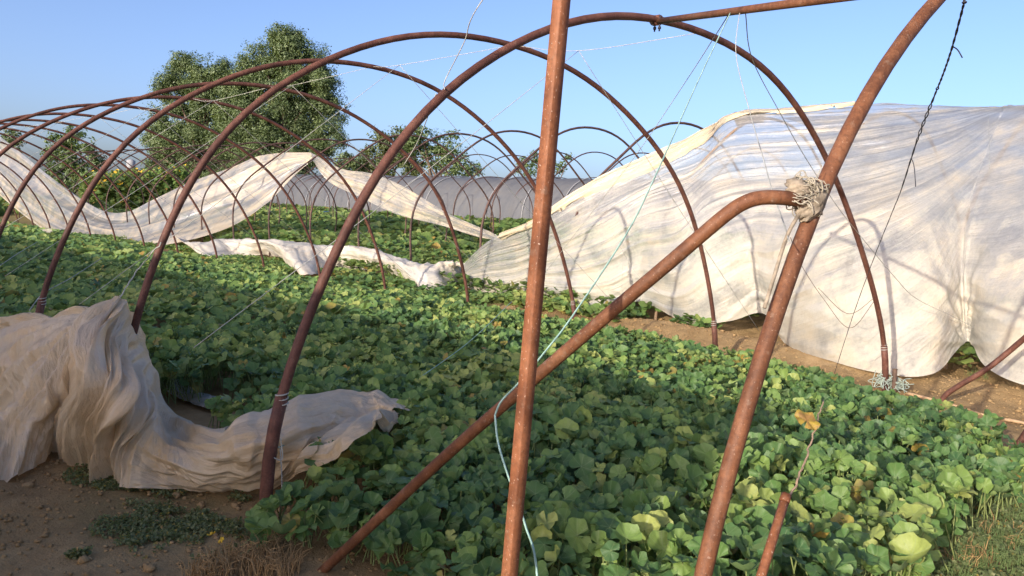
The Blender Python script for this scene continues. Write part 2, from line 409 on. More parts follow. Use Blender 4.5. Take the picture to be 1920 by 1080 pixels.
for k in range(len(Y1)):
    x, z = hoop_xz(k)
    P = np.stack([x, Y1[k]-SK*(x-1.84), z], -1)
    P = np.vstack([P[0]+V(-.01, 0, -.25), P, P[-1]+V(.01, 0, -.25)])
    HOOPC[k] = P
    mb = MB(); tube(mb, P, .0245 if k == 0 else .0255, 12 if k < 6 else 8)
    o = mb.build('tunnel_hoop', M['rust_warm'] if k == 0 else M['rust'])
    tag(o, SPEC1.get(k, f'rusty bare pipe hoop, {ORD[k]} from the camera in the nearest tunnel row'), 'hoop', 'rusty hoops of the nearest bare tunnel')
    if k in (1, 2, 3):      # thicker pipe sleeves the hoop ends are pushed into
        for side in (0, 1):
            seg = [p for p in (P if side == 0 else P[::-1])][:40]
            zt = .72 if side == 0 else .55
            S = [p for p in seg if p[2] < zt]
            mb = MB(); tube(mb, np.array(S), .0325, 12); mb.build('pipe_sleeve', M['rust'], o)
            q = S[-1]; a = spline([q+V(.03*math.cos(t), .03*math.sin(t), -.05+.004*t) for t in np.linspace(0, 19, 30)], 80)
            mb = MB(); tube(mb, a, .004, 5); mb.build('string_binding', M['string'], o)
    hoops.append(o)

# ------------------------------------------------------------------ tunnels two and three (bare hoops)
q2 = dict(L=10.208, W=5.575, z0=.308, zs=1.075, sk=-.112, rc=[.029, .009, .058, .028])
def prof2(ph):
    r = 1+sum(c*(1-np.cos(2*(i+1)*ph))/2 for i, c in enumerate(q2['rc']))
    return q2['W']/2-q2['W']/2*np.cos(ph)*r, q2['zs']*q2['W']/2*np.sin(ph)*r
def S2(ph, y):      # skin of the second tunnel; y is measured at its near wall
    dx, z = prof2(ph); return np.stack(np.broadcast_arrays(q2['L']+dx, y+q2['sk']*dx, q2['z0']+z), -1)
Y2 = [.6, 2.65, 4.70, 6.78, 8.558, 10.82, 12.993, 14.912] + [14.912+2.08*(k+1) for k in range(14)]
for k, y in enumerate(Y2):
    P = S2(np.linspace(0, math.pi, 48), y)
    P = P+np.stack([np.zeros(48), np.zeros(48), .03*math.sin(k*3.3)*np.sin(np.linspace(0, math.pi, 48))], -1)*(k > 7)
    P = np.vstack([P[0]-V(0, 0, .3), P, P[-1]-V(0, 0, .3)])
    mb = MB(); tube(mb, P, .024, 8)
    o = mb.build('tunnel_hoop', M['pipe_dark'] if k > 3 else M['wood'])
    lab = (f'pipe hoop under the big draped plastic, {ORD[k]} from the right in the middle tunnel row' if k < 4 else
           f'bare dark pipe hoop, {ORD[k-4]} left of the big draped plastic in the middle tunnel row')
    tag(o, lab, 'hoop', 'hoops of the middle tunnel')
for k in range(20):
    y = 11.2+1.95*k
    ph = np.linspace(0, math.pi, 40); dx, z = prof2(ph); s = 1+.02*math.sin(k*2.1)
    P = np.stack([18.3+dx*.98, y+q2['sk']*dx+0*z, .76+z*.98*s], -1)
    P = np.vstack([P[0]-V(0, 0, .3), P, P[-1]-V(0, 0, .3)])
    mb = MB(); tube(mb, P, .022, 6)
    o = mb.build('tunnel_hoop', M['pipe_dark'])
    tag(o, f'slim bare pipe hoop, {ORD[k]} from right in the row before the grey tunnel', 'hoop', 'hoops of the far bare tunnel')

# ------------------------------------------------------------------ post, braces, ridge pipe, stakes
def square_tube(mb, a, b, wdt, rot):
    a, b = V(*a), V(*b); d = (b-a)/np.linalg.norm(b-a)
    e1 = np.cross(d, V(0, 1, 0)); e1 /= np.linalg.norm(e1); e2 = np.cross(d, e1)
    c1 = math.cos(rot)*e1+math.sin(rot)*e2; c2 = -math.sin(rot)*e1+math.cos(rot)*e2
    h = wdt/2; ch = wdt*.09; prof = []
    for sx, sy in ((1, 1), (-1, 1), (-1, -1), (1, -1)):
        A = (sx*h, sy*(h-ch)); B = (sx*(h-ch), sy*h)
        prof += [A, B] if sx*sy > 0 else [B, A]
    n = 24; v = []
    for i in range(n):
        t = i/(n-1); p = a+(b-a)*t
        v += [p+c1*x+c2*y for x, y in prof]
    m = len(prof); f = [(i*m+j, i*m+(j+1) % m, (i+1)*m+(j+1) % m, (i+1)*m+j) for i in range(n-1) for j in range(m)]
    mb.add(v, f)
    mb.add([a+(b-a)*1+c1*x+c2*y for x, y in prof]+[b], f3=[(j, (j+1) % m, m) for j in range(m)])
pb = on_x(955, 1080, 1.5); pt = on_x(1053, 0, 1.5); d = (pt-pb)/(pt[2]-pb[2])
mb = MB(); square_tube(mb, pb+d*(-.25-pb[2]), pb+d*(3.0-pb[2]), .0355, -.08)
o = mb.build('square_post', M['rust_orange'], smooth=False)
tag(o, 'upright square steel post with orange rust standing in front of the pipe brace', 'post')
# bent brace tied to the nearest hoop
bl = [(1505,375,2.24),(1470,371,2.18),(1440,370,2.14),(1415,373,2.11),(1392,382,2.09),(1370,396,2.07),(1340,420,2.05),(1250,497,2.0),(1160,573,1.96),(1005,707,1.91),(850,842,1.87),(720,963,1.84),(600,1075,1.8)]
P = spline([on_x(*b) for b in bl], 70); P = np.vstack([P, P[-1]+(P[-1]-P[-2])*3])
mb = MB(); tube(mb, P, .0215, 12)
o = mb.build('pipe_brace', M['rust_warm'])
tag(o, 'long bent rusty pipe slanting from the rag knot down to the leaves', 'pipe brace')
# similar brace on the far side
b2 = [(1765,758,8.42),(1772,742,8.42),(1800,722,8.42),(1850,692,8.4),(1920,635,8.38),(2010,560,8.36),(2080,515,8.4)]
rj = [p for p in HOOPC[0][::-1] if p[2] > 1.95][0]
P = spline([on_x(*b) for b in b2[:5]]+[(on_x(*b2[4])+rj)/2, rj+V(-.03, .03, 0)], 44); P = np.vstack([P[0]-V(0, 0, .12), P])
mb = MB(); tube(mb, P, .026, 10)
tag(mb.build('pipe_brace', M['rust']), 'bent rusty pipe rising from the sandy path at the right edge', 'pipe brace')
# ridge pipe
ra = on_plane(1232, 38, (1.84, Y1[1], 0), V(SK, 1, 0)); best = None
H0 = HOOPC[0]
for p in H0[10:-10]:
    qv = p-CAM; de = lambda X: (960+FPX*np.dot(X-CAM, RT)/np.dot(X-CAM, FW), 540-FPX*np.dot(X-CAM, UP)/np.dot(X-CAM, FW))
    if np.dot(qv, FW) < .3: continue
    e = min(math.hypot(*(np.array(de(ra+(p-ra)*t))-V(1520, 0))) for t in np.linspace(.1, .98, 60))
    if best is None or e < best[0]: best = (e, p)
rb = best[1]
rp = empty('ridge_pipe', ra)
def child(mb, name, mat, root, smooth=True):
    o = mb.build(name, mat, None, smooth); o.parent = root; o.matrix_parent_inverse = Matrix.Translation(root.location).inverted(); return o
mb = MB(); tube(mb, np.array([ra-(rb-ra)*.01, ra+(rb-ra)*.5, rb+(rb-ra)*.08])-V(0, 0, .008), .021, 10); child(mb, 'pipe', M['rust_warm'], rp)
mb = MB(); cdir = (rb-ra)/np.linalg.norm(rb-ra); tube(mb, [ra-cdir*.05, ra+cdir*.03], .036, 12); child(mb, 'clamp', M['rust'], rp)
for dd in (-.03, .05):
    mb = MB(); c = ra+cdir*dd
    tube(mb, [c+V(0, 0, .03), c-V(0, 0, .075)], .006, 6); tube(mb, [c-V(0, 0, .045), c-V(0, 0, .06)], .012, 6); child(mb, 'bolt', M['wire'], rp)
tag(rp, 'rusty ridge pipe running off the top edge from the clamp on the tall hoop', 'pipe')
# stakes
def stake(a, b, r, mat, label, name='metal_stake', cat='stake'):
    mb = MB(); a, b = V(*a), V(*b); t = np.linspace(0, 1, 8)
    pts = a+(b-a)*t[:, None]; tube(mb, pts, r, 9)
    tube(mb, [pts[-1]-(b-a)*.015, pts[-1]+(b-a)*.004], r*1.12, 9)
    return tag(mb.build(name, mat), label, cat)
def down(p, q, z):                       # extend line q->p down to height z
    d_ = p-q; return p+d_*((z-p[2])/d_[2])
a = on_x(1428, 1078, 1.95); b = on_x(1474, 930, 2.1)
stake(down(a, b, -.1), b, .0135, M['rust_orange'], 'short rusty pipe stake poking out of the melon leaves at the bottom edge')
a = on_x(1890, 862, 6.95); b = on_x(1932, 800, 6.95)
stake(down(a, b, -.1), b, .026, M['rust'], 'short slanting rusty pipe at the right edge by the grass')
a = on_x(1677, 744, 8.5); b = on_x(1678, 692, 8.5)
stake(a-V(0, 0, .15), b, .024, M['wire_rust'], 'small dark stake driven beside the right foot of the tall hoop')
# sticks on the path
for (p0, p1, z, lab) in (((1700, 733), (1852, 768), .05, 'long pale stick lying on the sandy path'), ((1885, 778), (1960, 795), .05, 'short thick pale stick lying on the path at the right edge')):
    a = on_z(*p0, z); b = on_z(*p1, z); a[2] = gz(a[0], a[1])+.015; b[2] = gz(b[0], b[1])+.015
    m_ = (a+b)/2+V(.01, .02, .01); mb = MB(); tube(mb, spline([a, m_, b], 14), np.linspace(.016, .011, 14), 7)
    tag(mb.build('dry_stick', M['stick']), lab, 'stick')

# ------------------------------------------------------------------ rag knot
kc = on_plane(1521, 378, (1.84, Y1[0], 0), V(SK, 1, 0)); kc2 = on_x(1488, 373, 2.21)
rk = empty('rag_knot', kc)
mb = MB(); th = np.linspace(0, math.pi, 30); phi = np.linspace(0, 2*math.pi, 44, endpoint=False)
hd = HOOPC[0][16]-HOOPC[0][8]; hd /= np.linalg.norm(hd); sd = kc2-kc; sd -= hd*np.dot(sd, hd); sd /= np.linalg.norm(sd); td = np.cross(hd, sd)
def lump(c, rad, ax, seed, amp=.35):
    TH, PH = np.meshgrid(th, phi, indexing='ij')
    n3 = np.stack([np.sin(TH)*np.cos(PH), np.sin(TH)*np.sin(PH), np.cos(TH)], -1)
    rr = 1+amp*(fbm(n3[..., 0]*2.2+n3[..., 2]*1.7+seed, n3[..., 1]*2.2-n3[..., 2]*2.4, seed, 4)-.5)*2+.10*np.sin(9*n3[..., 2]+6*n3[..., 0]*3+seed)
    loc = n3*rr[..., None]*np.array(rad)
    v = c+loc[..., 0:1]*ax[0]+loc[..., 1:2]*ax[1]+loc[..., 2:3]*ax[2]
    n, m = TH.shape; ii = np.arange(n*m).reshape(n, m)
    f = np.stack([ii[:-1], np.roll(ii, -1, 1)[:-1], np.roll(ii, -1, 1)[1:], ii[1:]], -1).reshape(-1, 4)
    mb.add(v.reshape(-1, 3), f)
lump(kc+hd*.0, (.040, .038, .066), (sd, td, hd), 3); lump(kc+sd*.058+hd*.004, (.045, .029, .028), (sd, td, hd), 14)
lump(kc+sd*.03+hd*.006, (.05, .03, .032), (sd, td, hd), 8)
child(mb, 'rag', M['rag'], rk)
rs = random.Random(4); mb = MB()
for i in range(44):
    c = kc+sd*rs.uniform(-.01, .055)+hd*rs.uniform(-.04, .045); tilt = rs.uniform(-.7, .7); R_ = rs.uniform(.029, .041)
    e1 = sd*math.cos(tilt)+hd*math.sin(tilt); a0 = rs.uniform(0, 6.28); sw = rs.uniform(3.5, 6.5)
    pts = [c+R_*(1+.15*math.sin(3*t+i))*(math.cos(a0+t)*e1+math.sin(a0+t)*td*.95)+hd*.006*math.sin(5*t+i) for t in np.linspace(0, sw, 26)]
    tube(mb, pts, rs.uniform(.0012, .0028), 5)
for i in range(9):
    c = kc+sd*rs.uniform(0, .04)-hd*rs.uniform(-.05, .05)
    dv = sd*rs.uniform(.3, 1.2)+hd*rs.uniform(-.2, 1.2)+td*rs.uniform(-.6, .6)
    tube(mb, spline([c, c+dv*.03+td*.01, c+dv*.06-V(0, 0, .01)], 8), .0014, 4)
child(mb, 'strands', M['rag2'], rk)
mb = MB(); c = kc-hd*.04+sd*.02
tube(mb, spline([c, c-hd*.1+sd*.012, c-hd*.24-sd*.002, c-hd*.33-sd*.012], 20), .006, 6); child(mb, 'rag_tail', M['rag'], rk)
tag(rk, 'tangle of dirty rag and twine binding the bent brace to the nearest hoop', 'rag')

# ------------------------------------------------------------------ strings
def string(name, segs, r, mat, label, cat='string', group=None, sag=0., jit=0.):
    mb = MB(); rs = random.Random(len(label))
    for S in segs:
        S = [V(*s) for s in S]; P = spline(S, max(8, 10*(len(S)-1))) if len(S) > 2 else np.linspace(S[0], S[1], 14)
        t = np.linspace(0, 1, len(P)); P = P-np.outer(sag*4*t*(1-t), V(0, 0, 1))
        if jit: P[1:-1] += np.array([[rs.gauss(0, jit) for _ in range(3)] for _ in P[1:-1]])
        tube(mb, P, r, 5)
    return tag(mb.build(name, mat), label, cat, group)
BAY = ['nearest two', 'second and third', 'third and fourth', 'fourth and fifth', 'fifth and sixth', 'sixth and seventh', 'seventh and eighth', 'eighth and ninth', 'ninth and tenth', 'tenth and eleventh', 'eleventh and twelfth']
for k in range(1, 11):
    A, B = HOOPC[k], HOOPC[k+1]; ia = 33; ym = (A[ia][1]+B[ia][1])/2
    kn = V(4.72, ym-.1, 2.93)
    if k == 1: kn = on_plane(1085, 95, (1.84, 4.4, 0), V(SK, 1, 0))
    if k == 2: kn = on_plane(749, 122, (1.84, 6.4, 0), V(SK, 1, 0))
    if k == 3: kn = on_plane(547, 160, (1.84, 8.6, 0), V(SK, 1, 0))
    le = V(1.86, ym+.25, .75); ri = V(8.42, ym+.1, .45)
    string('tie_string', [[A[ia], kn, B[ia]], [kn, (kn+le)/2-V(0, 0, .02), le], [kn, (kn+ri)/2-V(0, 0, .02), ri]], .0026 if k < 4 else .0030, M['string'],
           f'thin white string spread from the ridge between {BAY[k]} hoops of the near tunnel', group='white strings across the nearest tunnel')
xx = lambda px, py, X: on_x(px, py, X)
rk0 = ra+(rb-ra)*.40
top0 = ra+(rb-ra)*.385
string('hanging_string', [[top0, on_x(1281, 160, 5.3), on_x(1187, 298, 6.2), on_x(1078, 439, 7.4), on_x(1000, 540, 8.4)]], .003, M['string'], 'white string running down left from the ridge pipe across the tall plastic edge', group='strings hanging from the ridge pipe')
string('green_twine', [[top0, on_x(1305, 160, 3.4), on_x(1224, 340, 2.7), on_x(1174, 439, 2.45), on_x(1077, 587, 2.1), on_x(1027, 653, 1.95), on_x(975, 715, 1.84), on_x(940, 752, 1.79), on_x(928, 778, 1.77)],
    [on_x(928, 778, 1.77), on_x(934, 830, 1.75), on_x(952, 890, 1.72), on_x(985, 985, 1.66), on_x(1008, 1090, 1.6), V(1.58, 1.3, .03)]], .0036, M['twine'], 'pale green twine from the ridge pipe looped on the slanting brace behind the post', 'twine')
string('hanging_string', [[ra+(rb-ra)*.42, on_x(1380, 101, 3.7), on_x(1406, 210, 3.3), on_x(1432, 300, 2.9), on_x(1447, 355, 2.6), on_x(1470, 420, 2.3), on_x(1480, 455, 2.1)]], .0022, M['string'], 'grey string from the ridge pipe passing down behind the bend of the pipe brace', group='strings hanging from the ridge pipe')
string('hanging_string', [[ra+(rb-ra)*.44, on_x(1410, 109, 4.6), on_x(1460, 207, 5.2), on_x(1513, 300, 5.9), on_x(1570, 387, 6.6), on_x(1618, 448, 7.2), on_x(1678, 520, 8.0), on_x(1717, 559, 8.6), on_x(1781, 591, 9.2), on_x(1829, 615, 9.6)]], .003, M['string'], 'long white string from the ridge pipe down to the right pinch of the draped plastic', group='strings hanging from the ridge pipe')
string('slack_string', [[on_x(1482, 445, 7.6), on_x(1502, 496, 7.8), on_x(1546, 563, 8.0), on_x(1594, 615, 8.2), HOOPC[1][-8]+V(-.02, 0, .06)], [on_x(1534, 540, 8.0), on_x(1590, 588, 8.2), HOOPC[1][-8]+V(-.02, 0, .08)]], .0028, M['wire_rust'], 'slack grey string curving down to the right leg of the tall hoop')
string('slack_string', [[HOOPC[1][26]+V(-1.3, -1.0, .25), on_x(905, 0, 2.75), on_x(870, 80, 2.9), on_x(835, 150, 3.0), HOOPC[1][17]+V(-.03, -.04, .02)], [HOOPC[1][17]+V(-.03, .03, 0), on_x(785, 262, 3.2), on_x(757, 310, 3.3)]], .0032, M['string'], 'frayed pale string from the top edge wound round the left shoulder of the tall hoop')
pk = on_x(225, 558, 1.7)
string('tie_string', [[pk, on_x(260, 504, 1.85), on_x(302, 455, 1.9)]], .004, M['string'], 'short white string holding up the peak of the brownish plastic heap', jit=.003)
string('tie_string', [[on_x(55, 582, 1.75), on_x(83, 549, 2.1), on_x(135, 520, 2.7), on_x(192, 483, 3.6)]], .004, M['string'], 'white string slanting over the leaves from the far left end of the plastic heap')
string('tie_string', [[on_x(-10, 505, 2.2), on_x(31, 477, 2.7), on_x(69, 454, 3.4)]], .004, M['string'], 'white string at the left edge slanting over shaded leaves')
lg = on_plane(513, 842, (1.84, Y1[1], 0), V(SK, 1, 0))
gt = empty('green_twine', lg)
mb = MB(); tube(mb, spline([lg, on_x(560, 825, 2.2), on_x(660, 790, 2.75), on_x(735, 742, 3.3), on_x(820, 685, 4.0), on_x(890, 632, 4.7), on_x(960, 565, 6.0)], 70), .0033, 5)
child(mb, 'line', M['twine'], gt)
kq = on_x(660, 790, 2.75); mb = MB()
for i in range(10): tube(mb, spline([kq+V(*RNG.normal(0, .006, 3)), kq+V(*RNG.normal(0, .015, 3)), kq+V(*RNG.normal(0, .02, 3))-V(0, 0, .05*(i % 3)/2)], 8), .003, 5)
child(mb, 'knot', M['twine'], gt)
tag(gt, 'pale green knotted twine stretched from the tall hoop over the torn heap end', 'twine')
string('white_twine', [[lg+V(.03, -.01, 0), lg+V(.035, -.03, -.2), lg+V(.03, -.02, -.45), V(lg[0]+.06, lg[1]-.05, .0)], [lg+V(0.02, -.03, .06), lg+V(.03, -.03, -.05), lg+V(-.03, -.02, -.02), lg+V(-.02, .03, -.01)]], .003, M['string'], 'whitish twine hanging down the left leg of the tall hoop', 'twine')
# tangled green twine at the right foot of hoop two
fp = HOOPC[1][-2]; mb = MB(); rs = random.Random(9)
for i in range(38):
    a0 = rs.uniform(0, 6.3); p = [fp+V(rs.gauss(0, .06), rs.gauss(0, .06), .03+abs(rs.gauss(.08, .06))) for _ in range(4)]
    if i > 24: p = [x+V(.04, -.12, -.02) for x in p]
    P = spline(p, 14); P[:, 2] = np.maximum(P[:, 2], .02); tube(mb, P, .004, 4)
tag(mb.build('twine_tangle', M['twine_grey']), 'tangle of faded green twine round the right foot of the tall hoop', 'twine')
# twisted dark wire
wp = [(1815,-60,2.9),(1808,0,3.0),(1806,12,3.0),(1785,90,3.3),(1768,140,3.6),(1750,185,3.9),(1720,262,4.5),(1690,355,5.2),(1672,400,5.6),(1640,480,6.3),(1600,590,7.2),(1563,705,8.0)]
W_ = spline([on_x(*q) for q in wp], 150); mb = MB(); s = np.arange(150)
amp = np.where(s < 95, .0020+.004*(fbm(s*.09, s*0., 3) > .58), .001)
tube(mb, W_+np.stack([np.sin(s*1.15)*amp, np.cos(s*1.15)*amp, 0*s], -1), np.where(s < 95, .0030, .0024), 5); tube(mb, W_-np.stack([np.sin(s*1.15)*amp, np.cos(s*1.15)*amp, 0*s], -1), np.where(s < 95, .0028, .002), 5)
for (i0, dx, dz) in ((40, .03, -.04), (86, .03, -.16)):
    c = W_[i0]; tube(mb, spline([c, c+V(dx*.5, -dx*.5, dz*.3), c+V(dx, -dx, dz)], 8), .0025, 5)
tag(mb.build('twisted_wire', M['wire']), 'twisted dark wire hanging from above at the right down to the path', 'wire')
vw = [(1545,750,2.6),(1530,800,2.45),(1510,860,2.3),(1495,900,2.2),(1478,932,2.12)]
mb = MB(); tube(mb, spline([on_x(*q) for q in vw], 30)+RNG.normal(0, .003, (30, 3)), np.linspace(.0025, .004, 30), 5)
tag(mb.build('dry_stalk', M['wood']), 'thin dry brown stalk leaning on the short stake among the leaves', 'stalk')
# thin threads in front of the draped plastic
for pp, lab in (([(1853,215,11.6),(1855,330,10.6),(1846,450,10.1),(1838,600,9.7)], 'thin pale thread hanging down the plastic near the right edge'),
                ([(1168,470,9.9),(1166,540,9.8)], 'short dark thread hanging on the lower plastic edge'),
                ([(1150,440,9.9),(1200,520,9.9),(1290,585,9.8)], 'thin thread lying across the lower plastic right of the square post')):
    string('thin_thread', [[on_x(*q) for q in pp]], .0028, M['string'], lab, 'thread')

# ------------------------------------------------------------------ plastic sheets
def grid_interp(G, nu, nv):        # G[rows(v)][cols(u)] of 3D points -> smooth grid
    G = np.asarray(G, float)
    A = np.stack([spline(G[i], nu) for i in range(len(G))])
    return np.stack([spline(A[:, j], nv) for j in range(nu)], 1)      # (nv,nu,3)
def normals(P):
    du = np.gradient(P, axis=1); dv = np.gradient(P, axis=0); n = np.cross(du, dv)
    return n/(np.linalg.norm(n, axis=-1, keepdims=True)+1e-9)
def grid_faces(nv, nu, off=0):
    ii = np.arange(nv*nu).reshape(nv, nu)+off
    return np.stack([ii[:-1, :-1], ii[:-1, 1:], ii[1:, 1:], ii[1:, :-1]], -1).reshape(-1, 4)
def ridge(x, y, seed, o=3):
    s = 0; a = 1.; t = 0
    for i in range(o):
        s = s+a*(1-np.abs(2*vnoise(x*2**i, y*2**i, seed+i*13)-1)); t += a; a *= .45
    return s/t-.5
def sheet(name, P, disp, mat, label, uvs=None, cat='plastic sheet', parent=None, db=None):
    nv, nu = P.shape[:2]; n = normals(P)
    flip = np.sign(np.einsum('ijk,ijk->ij', n, (CAM-P)))[..., None]; n = n*np.where(flip == 0, 1, flip)
    P = P+n*disp[..., None]
    U_, V_ = np.meshgrid(np.linspace(0, 1, nu), np.linspace(0, 1, nv))
    uv = np.stack([U_, V_], -1) if uvs is None else uvs
    o = mesh_obj(name, P.reshape(-1, 3), grid_faces(nv, nu), mat, parent, uv=uv.reshape(-1, 2), attrs=None if db is None else {'dirtb': db.ravel()})
    if label: tag(o, label, cat)
    return o

# --- big sheet draped over the near end of the second tunnel
cols = [((866,500),(868,533),10.1),((920,452),(903,552),10.1),((1000,418),(955,557),10.05),((1060,378),(1010,550),10.05),((1130,338),(1070,566),10.0),
        ((1210,303),(1140,578),10.0),((1290,268),(1205,566),10.1),((1340,240),(1295,606),9.9),((1400,223),(1368,603),9.9),((1510,215),(1430,588),10.05),
        ((1600,205),(1478,650),9.7),((1660,196),(1560,706),9.2),((1740,199),(1650,712),9.05),((1820,202),(1740,704),9.15),((1905,206),(1813,640),9.75),
        ((2030,214),(1862,692),9.3),((2180,226),(1935,728),9.0),((2380,240),(2060,745),9.0),((2700,270),(2200,740),9.3)]
PHS = np.linspace(.02, math.pi/2, 220)
def hit2(px, py):                  # first hit of a sight line on the skin of the second tunnel -> (phi, y_near)
    dx, z = prof2(PHS); best = None
    d_ = ray(px, py); X = q2['L']+dx; t = X/d_[0]; Z = CAMH+d_[2]*t-(q2['z0']+z); Yn = d_[1]*t-q2['sk']*dx
    s = np.where(np.sign(Z[:-1]) != np.sign(Z[1:]))[0]
    if len(s): return PHS[s[0]], Yn[s[0]]
    i = np.argmin(np.abs(Z)); return PHS[i], Yn[i]
NV0 = 9; G = np.zeros((NV0, len(cols), 3))
for j, (tp, bt, Xb) in enumerate(cols):
    pt_, yt = hit2(*tp)
    if tp[0] >= 1400:
        pt_ = 1.50; d_ = on_x(*tp, 12.85); yt = d_[1]-q2['sk']*(12.85-q2['L'])
    B = on_x(*bt, Xb); B[2] = max(B[2], gz(B[0], B[1])+.02)
    pb_ = float(np.interp(B[2]-q2['z0'], prof2(PHS)[1][:80], PHS[:80])); yb = B[1]
    Sb = S2(pb_, yb)
    for i in range(NV0):
        v = i/(NV0-1); p_ = pt_+(pb_-pt_)*v; y_ = yt+(yb-yt)*v
        G[i, j] = S2(p_, y_)+(B-Sb)*v**2+V(-.03, 0, .03)*(1-v)
        if tp[0] >= 1400 and i == 0: G[i, j][2] = on_x(*tp, 12.85)[2]
NU, NVV = 420, 190
P = grid_interp(G, NU, NVV)
U_, V_ = np.meshgrid(np.linspace(0, len(cols)-1, NU), np.linspace(0, 1, NVV))
uc = 14.0
left = np.clip((uc-U_)/uc, 0.0, 1)
fan = V_/(.10+left**.8)*.9                                       # radiates from the upper right corner
fanr = np.where(U_ > uc, 1.45+V_*.9+(U_-uc)*.25*(1-V_), 1.45*(1-np.exp(-fan/1.45))+V_*.75)
d1 = (ridge(fanr*6.5, U_*.16, 2, 2)*.060+(fbm(fanr*4, U_*.20, 9, 2)-.5)*.14)*(np.clip(np.abs(U_-uc)/3, .18, 1))*np.clip(np.minimum(1, U_/1.5), .1, 1)
d1 += (fbm(fanr*20, U_*.28, 5, 3)-.5)*.035+(fbm(fanr*40, U_*2.2, 6, 3)-.5)*.020
def pinch(u0, v0, amp, reach, seed):
    a = np.arctan2((V_-v0)*5, U_-u0); r_ = np.hypot(U_-u0, (V_-v0)*5)
    return ridge(a*4.2+10, r_*.25, seed, 2)*amp*np.exp(-(r_/reach)**2)*np.clip(r_/.5, 0, 1)
d1 += pinch(14, 1.02, .10, 1.7, 31)+pinch(9, 1.02, .05, 1.0, 33)+pinch(6, 1.02, .05, .9, 35)+pinch(0, .5, .03, 2, 37)
for f0, am, wd_ in ((.16, .04, .010), (.30, .05, .013), (.43, .035, .010), (.58, .06, .016), (.74, .04, .010), (.86, .05, .014), (1.03, .04, .012), (1.2, .05, .014), (1.36, .04, .012), (1.5, .045, .014), (1.68, .04, .012)):
    ff = fanr-f0-.05*(fbm(U_*.35, U_*0+f0*9, 19, 3)-.5)*np.clip(left*2, .1, 1)
    d1 += am*np.clip(np.abs(U_-uc)/5, .25, 1)*np.clip(U_/2, 0, 1)*(np.exp(-np.abs(ff)/wd_)-.6*np.exp(-np.abs(ff+wd_*2)/wd_))*np.clip(.2+1.4*fbm(U_*.5, U_*0+f0*20, 23, 2), 0, 1)
bag = lambda u0, u1: np.clip(1-((U_-(u0+u1)/2)/((u1-u0)/2))**2, 0, 1)
d1 += (.16*bag(6, 9)+.13*bag(1.2, 6)+.18*bag(9, 14)+.15*bag(14, 18))*np.exp(-((V_-.86)/.14)**2)
d1 += ridge(V_*12+.8*fbm(U_*.4, V_*2, 77), U_*.30, 51, 2)*.065*np.clip((V_-.62)*4, 0, 1)
uvA = np.stack([U_/len(cols), fanr*.6+V_*.3], -1)
big = sheet('plastic_cover', P, d1, M['film'], 'huge creased sheet of dirty translucent plastic draped over the right part of the middle tunnel', uvA, 'plastic cover', db=.13*(V_-.52)+.05*np.exp(-((V_-.86)/.1)**2))
U2, V2 = np.meshgrid(np.linspace(-2.0, 6.6, 120), np.linspace(0, 1, 60))
PF = S2(1.50+V2*1.45, U2)+np.stack([.04*V2, 0*V2, .03+.0*V2], -1)
sheet('far_side', PF, ridge(V2*5+U2*.3, U2*.5, 55, 2)*.08, M['film'], None, np.stack([U2/8, V2], -1), parent=big)
# --- rolled hem: the upper left edge folded over and lying on the sheet
def displaced(P, disp):
    n = normals(P); f_ = np.sign(np.einsum('ijk,ijk->ij', n, (CAM-P)))[..., None]
    n = n*np.where(f_ == 0, 1, f_); return P+n*disp[..., None], n
PD, ND = displaced(P, d1)
i0, i1 = int(NU*1.3/(len(cols)-1)), int(NU*10.2/(len(cols)-1)); ni = i1-i0; nv = 26
tt = np.linspace(0, 1, ni); wd = .20*np.sin(np.pi*np.clip(tt*.88+.10, 0, 1))**.7*(.8+.4*fbm(tt*5, tt*0, 66))
GR = np.zeros((nv, ni, 3))
for i in range(nv):
    v = i/(nv-1)*wd*(NVV-1); a_ = np.floor(v).astype(int); fr_ = (v-a_)[:, None]; jj = np.arange(i0, i1)
    GR[i] = PD[a_, jj]*(1-fr_)+PD[a_+1, jj]*fr_ + ND[a_, jj]*(.035+.045*math.sin(math.pi*i/(nv-1))) + V(0, 0, .02)*(i == 0)
ti, vi = np.meshgrid(tt, np.linspace(0, 1, nv))
hemd = ridge(vi*2.6+.5*fbm(ti*6, vi, 67), ti*3.0, 61, 2)*.05+(fbm(vi*7, ti*9, 63, 3)-.5)*.03
hemd[-1] -= .03; hemd[-2] -= .012
sheet('rolled_hem', GR, hemd, M['film_hem'], None, parent=big)

# --- sheet slumped over the middle tunnel further left, in front of the trees
rb_t = [(-70,205,8.4),(0,256,8.8),(60,302,9.2),(120,350,9.7),(190,397,10.2),(240,402,10.6),(290,378,11.0),(360,342,11.8),(430,315,12.2),(480,294,12.6),(530,287,12.8),(584,286,13.0)]
rb_b = [(-80,310,8.2),(-20,352,8.5),(40,402,8.9),(105,444,9.0),(180,462,9.1),(250,466,9.2),(320,459,9.5),(390,443,10.2),(450,418,11.0),(505,378,11.8),(552,330,12.4),(587,296,12.9)]
T_ = np.array([on_x(*q) for q in rb_t]); B_ = np.array([on_x(*q) for q in rb_b])
G = [T_*(1-v)+B_*v+np.outer(np.ones(12), V(-.0, 0, -.0)) + V(0, 0, -.25)*math.sin(math.pi*v)*np.linspace(.4, 1, 12)[:, None]*.6 for v in np.linspace(0, 1, 5)]
P = grid_interp(G, 220, 60); U_, V_ = np.meshgrid(np.linspace(0, 1, 220), np.linspace(0, 1, 60))
dd = ridge(V_*4.5+U_*.6, U_*1.3, 71, 3)*.34*np.clip(U_*5, .2, 1)*np.clip((1-U_)*5, .15, 1)+(fbm(V_*16, U_*3, 72, 3)-.5)*.10
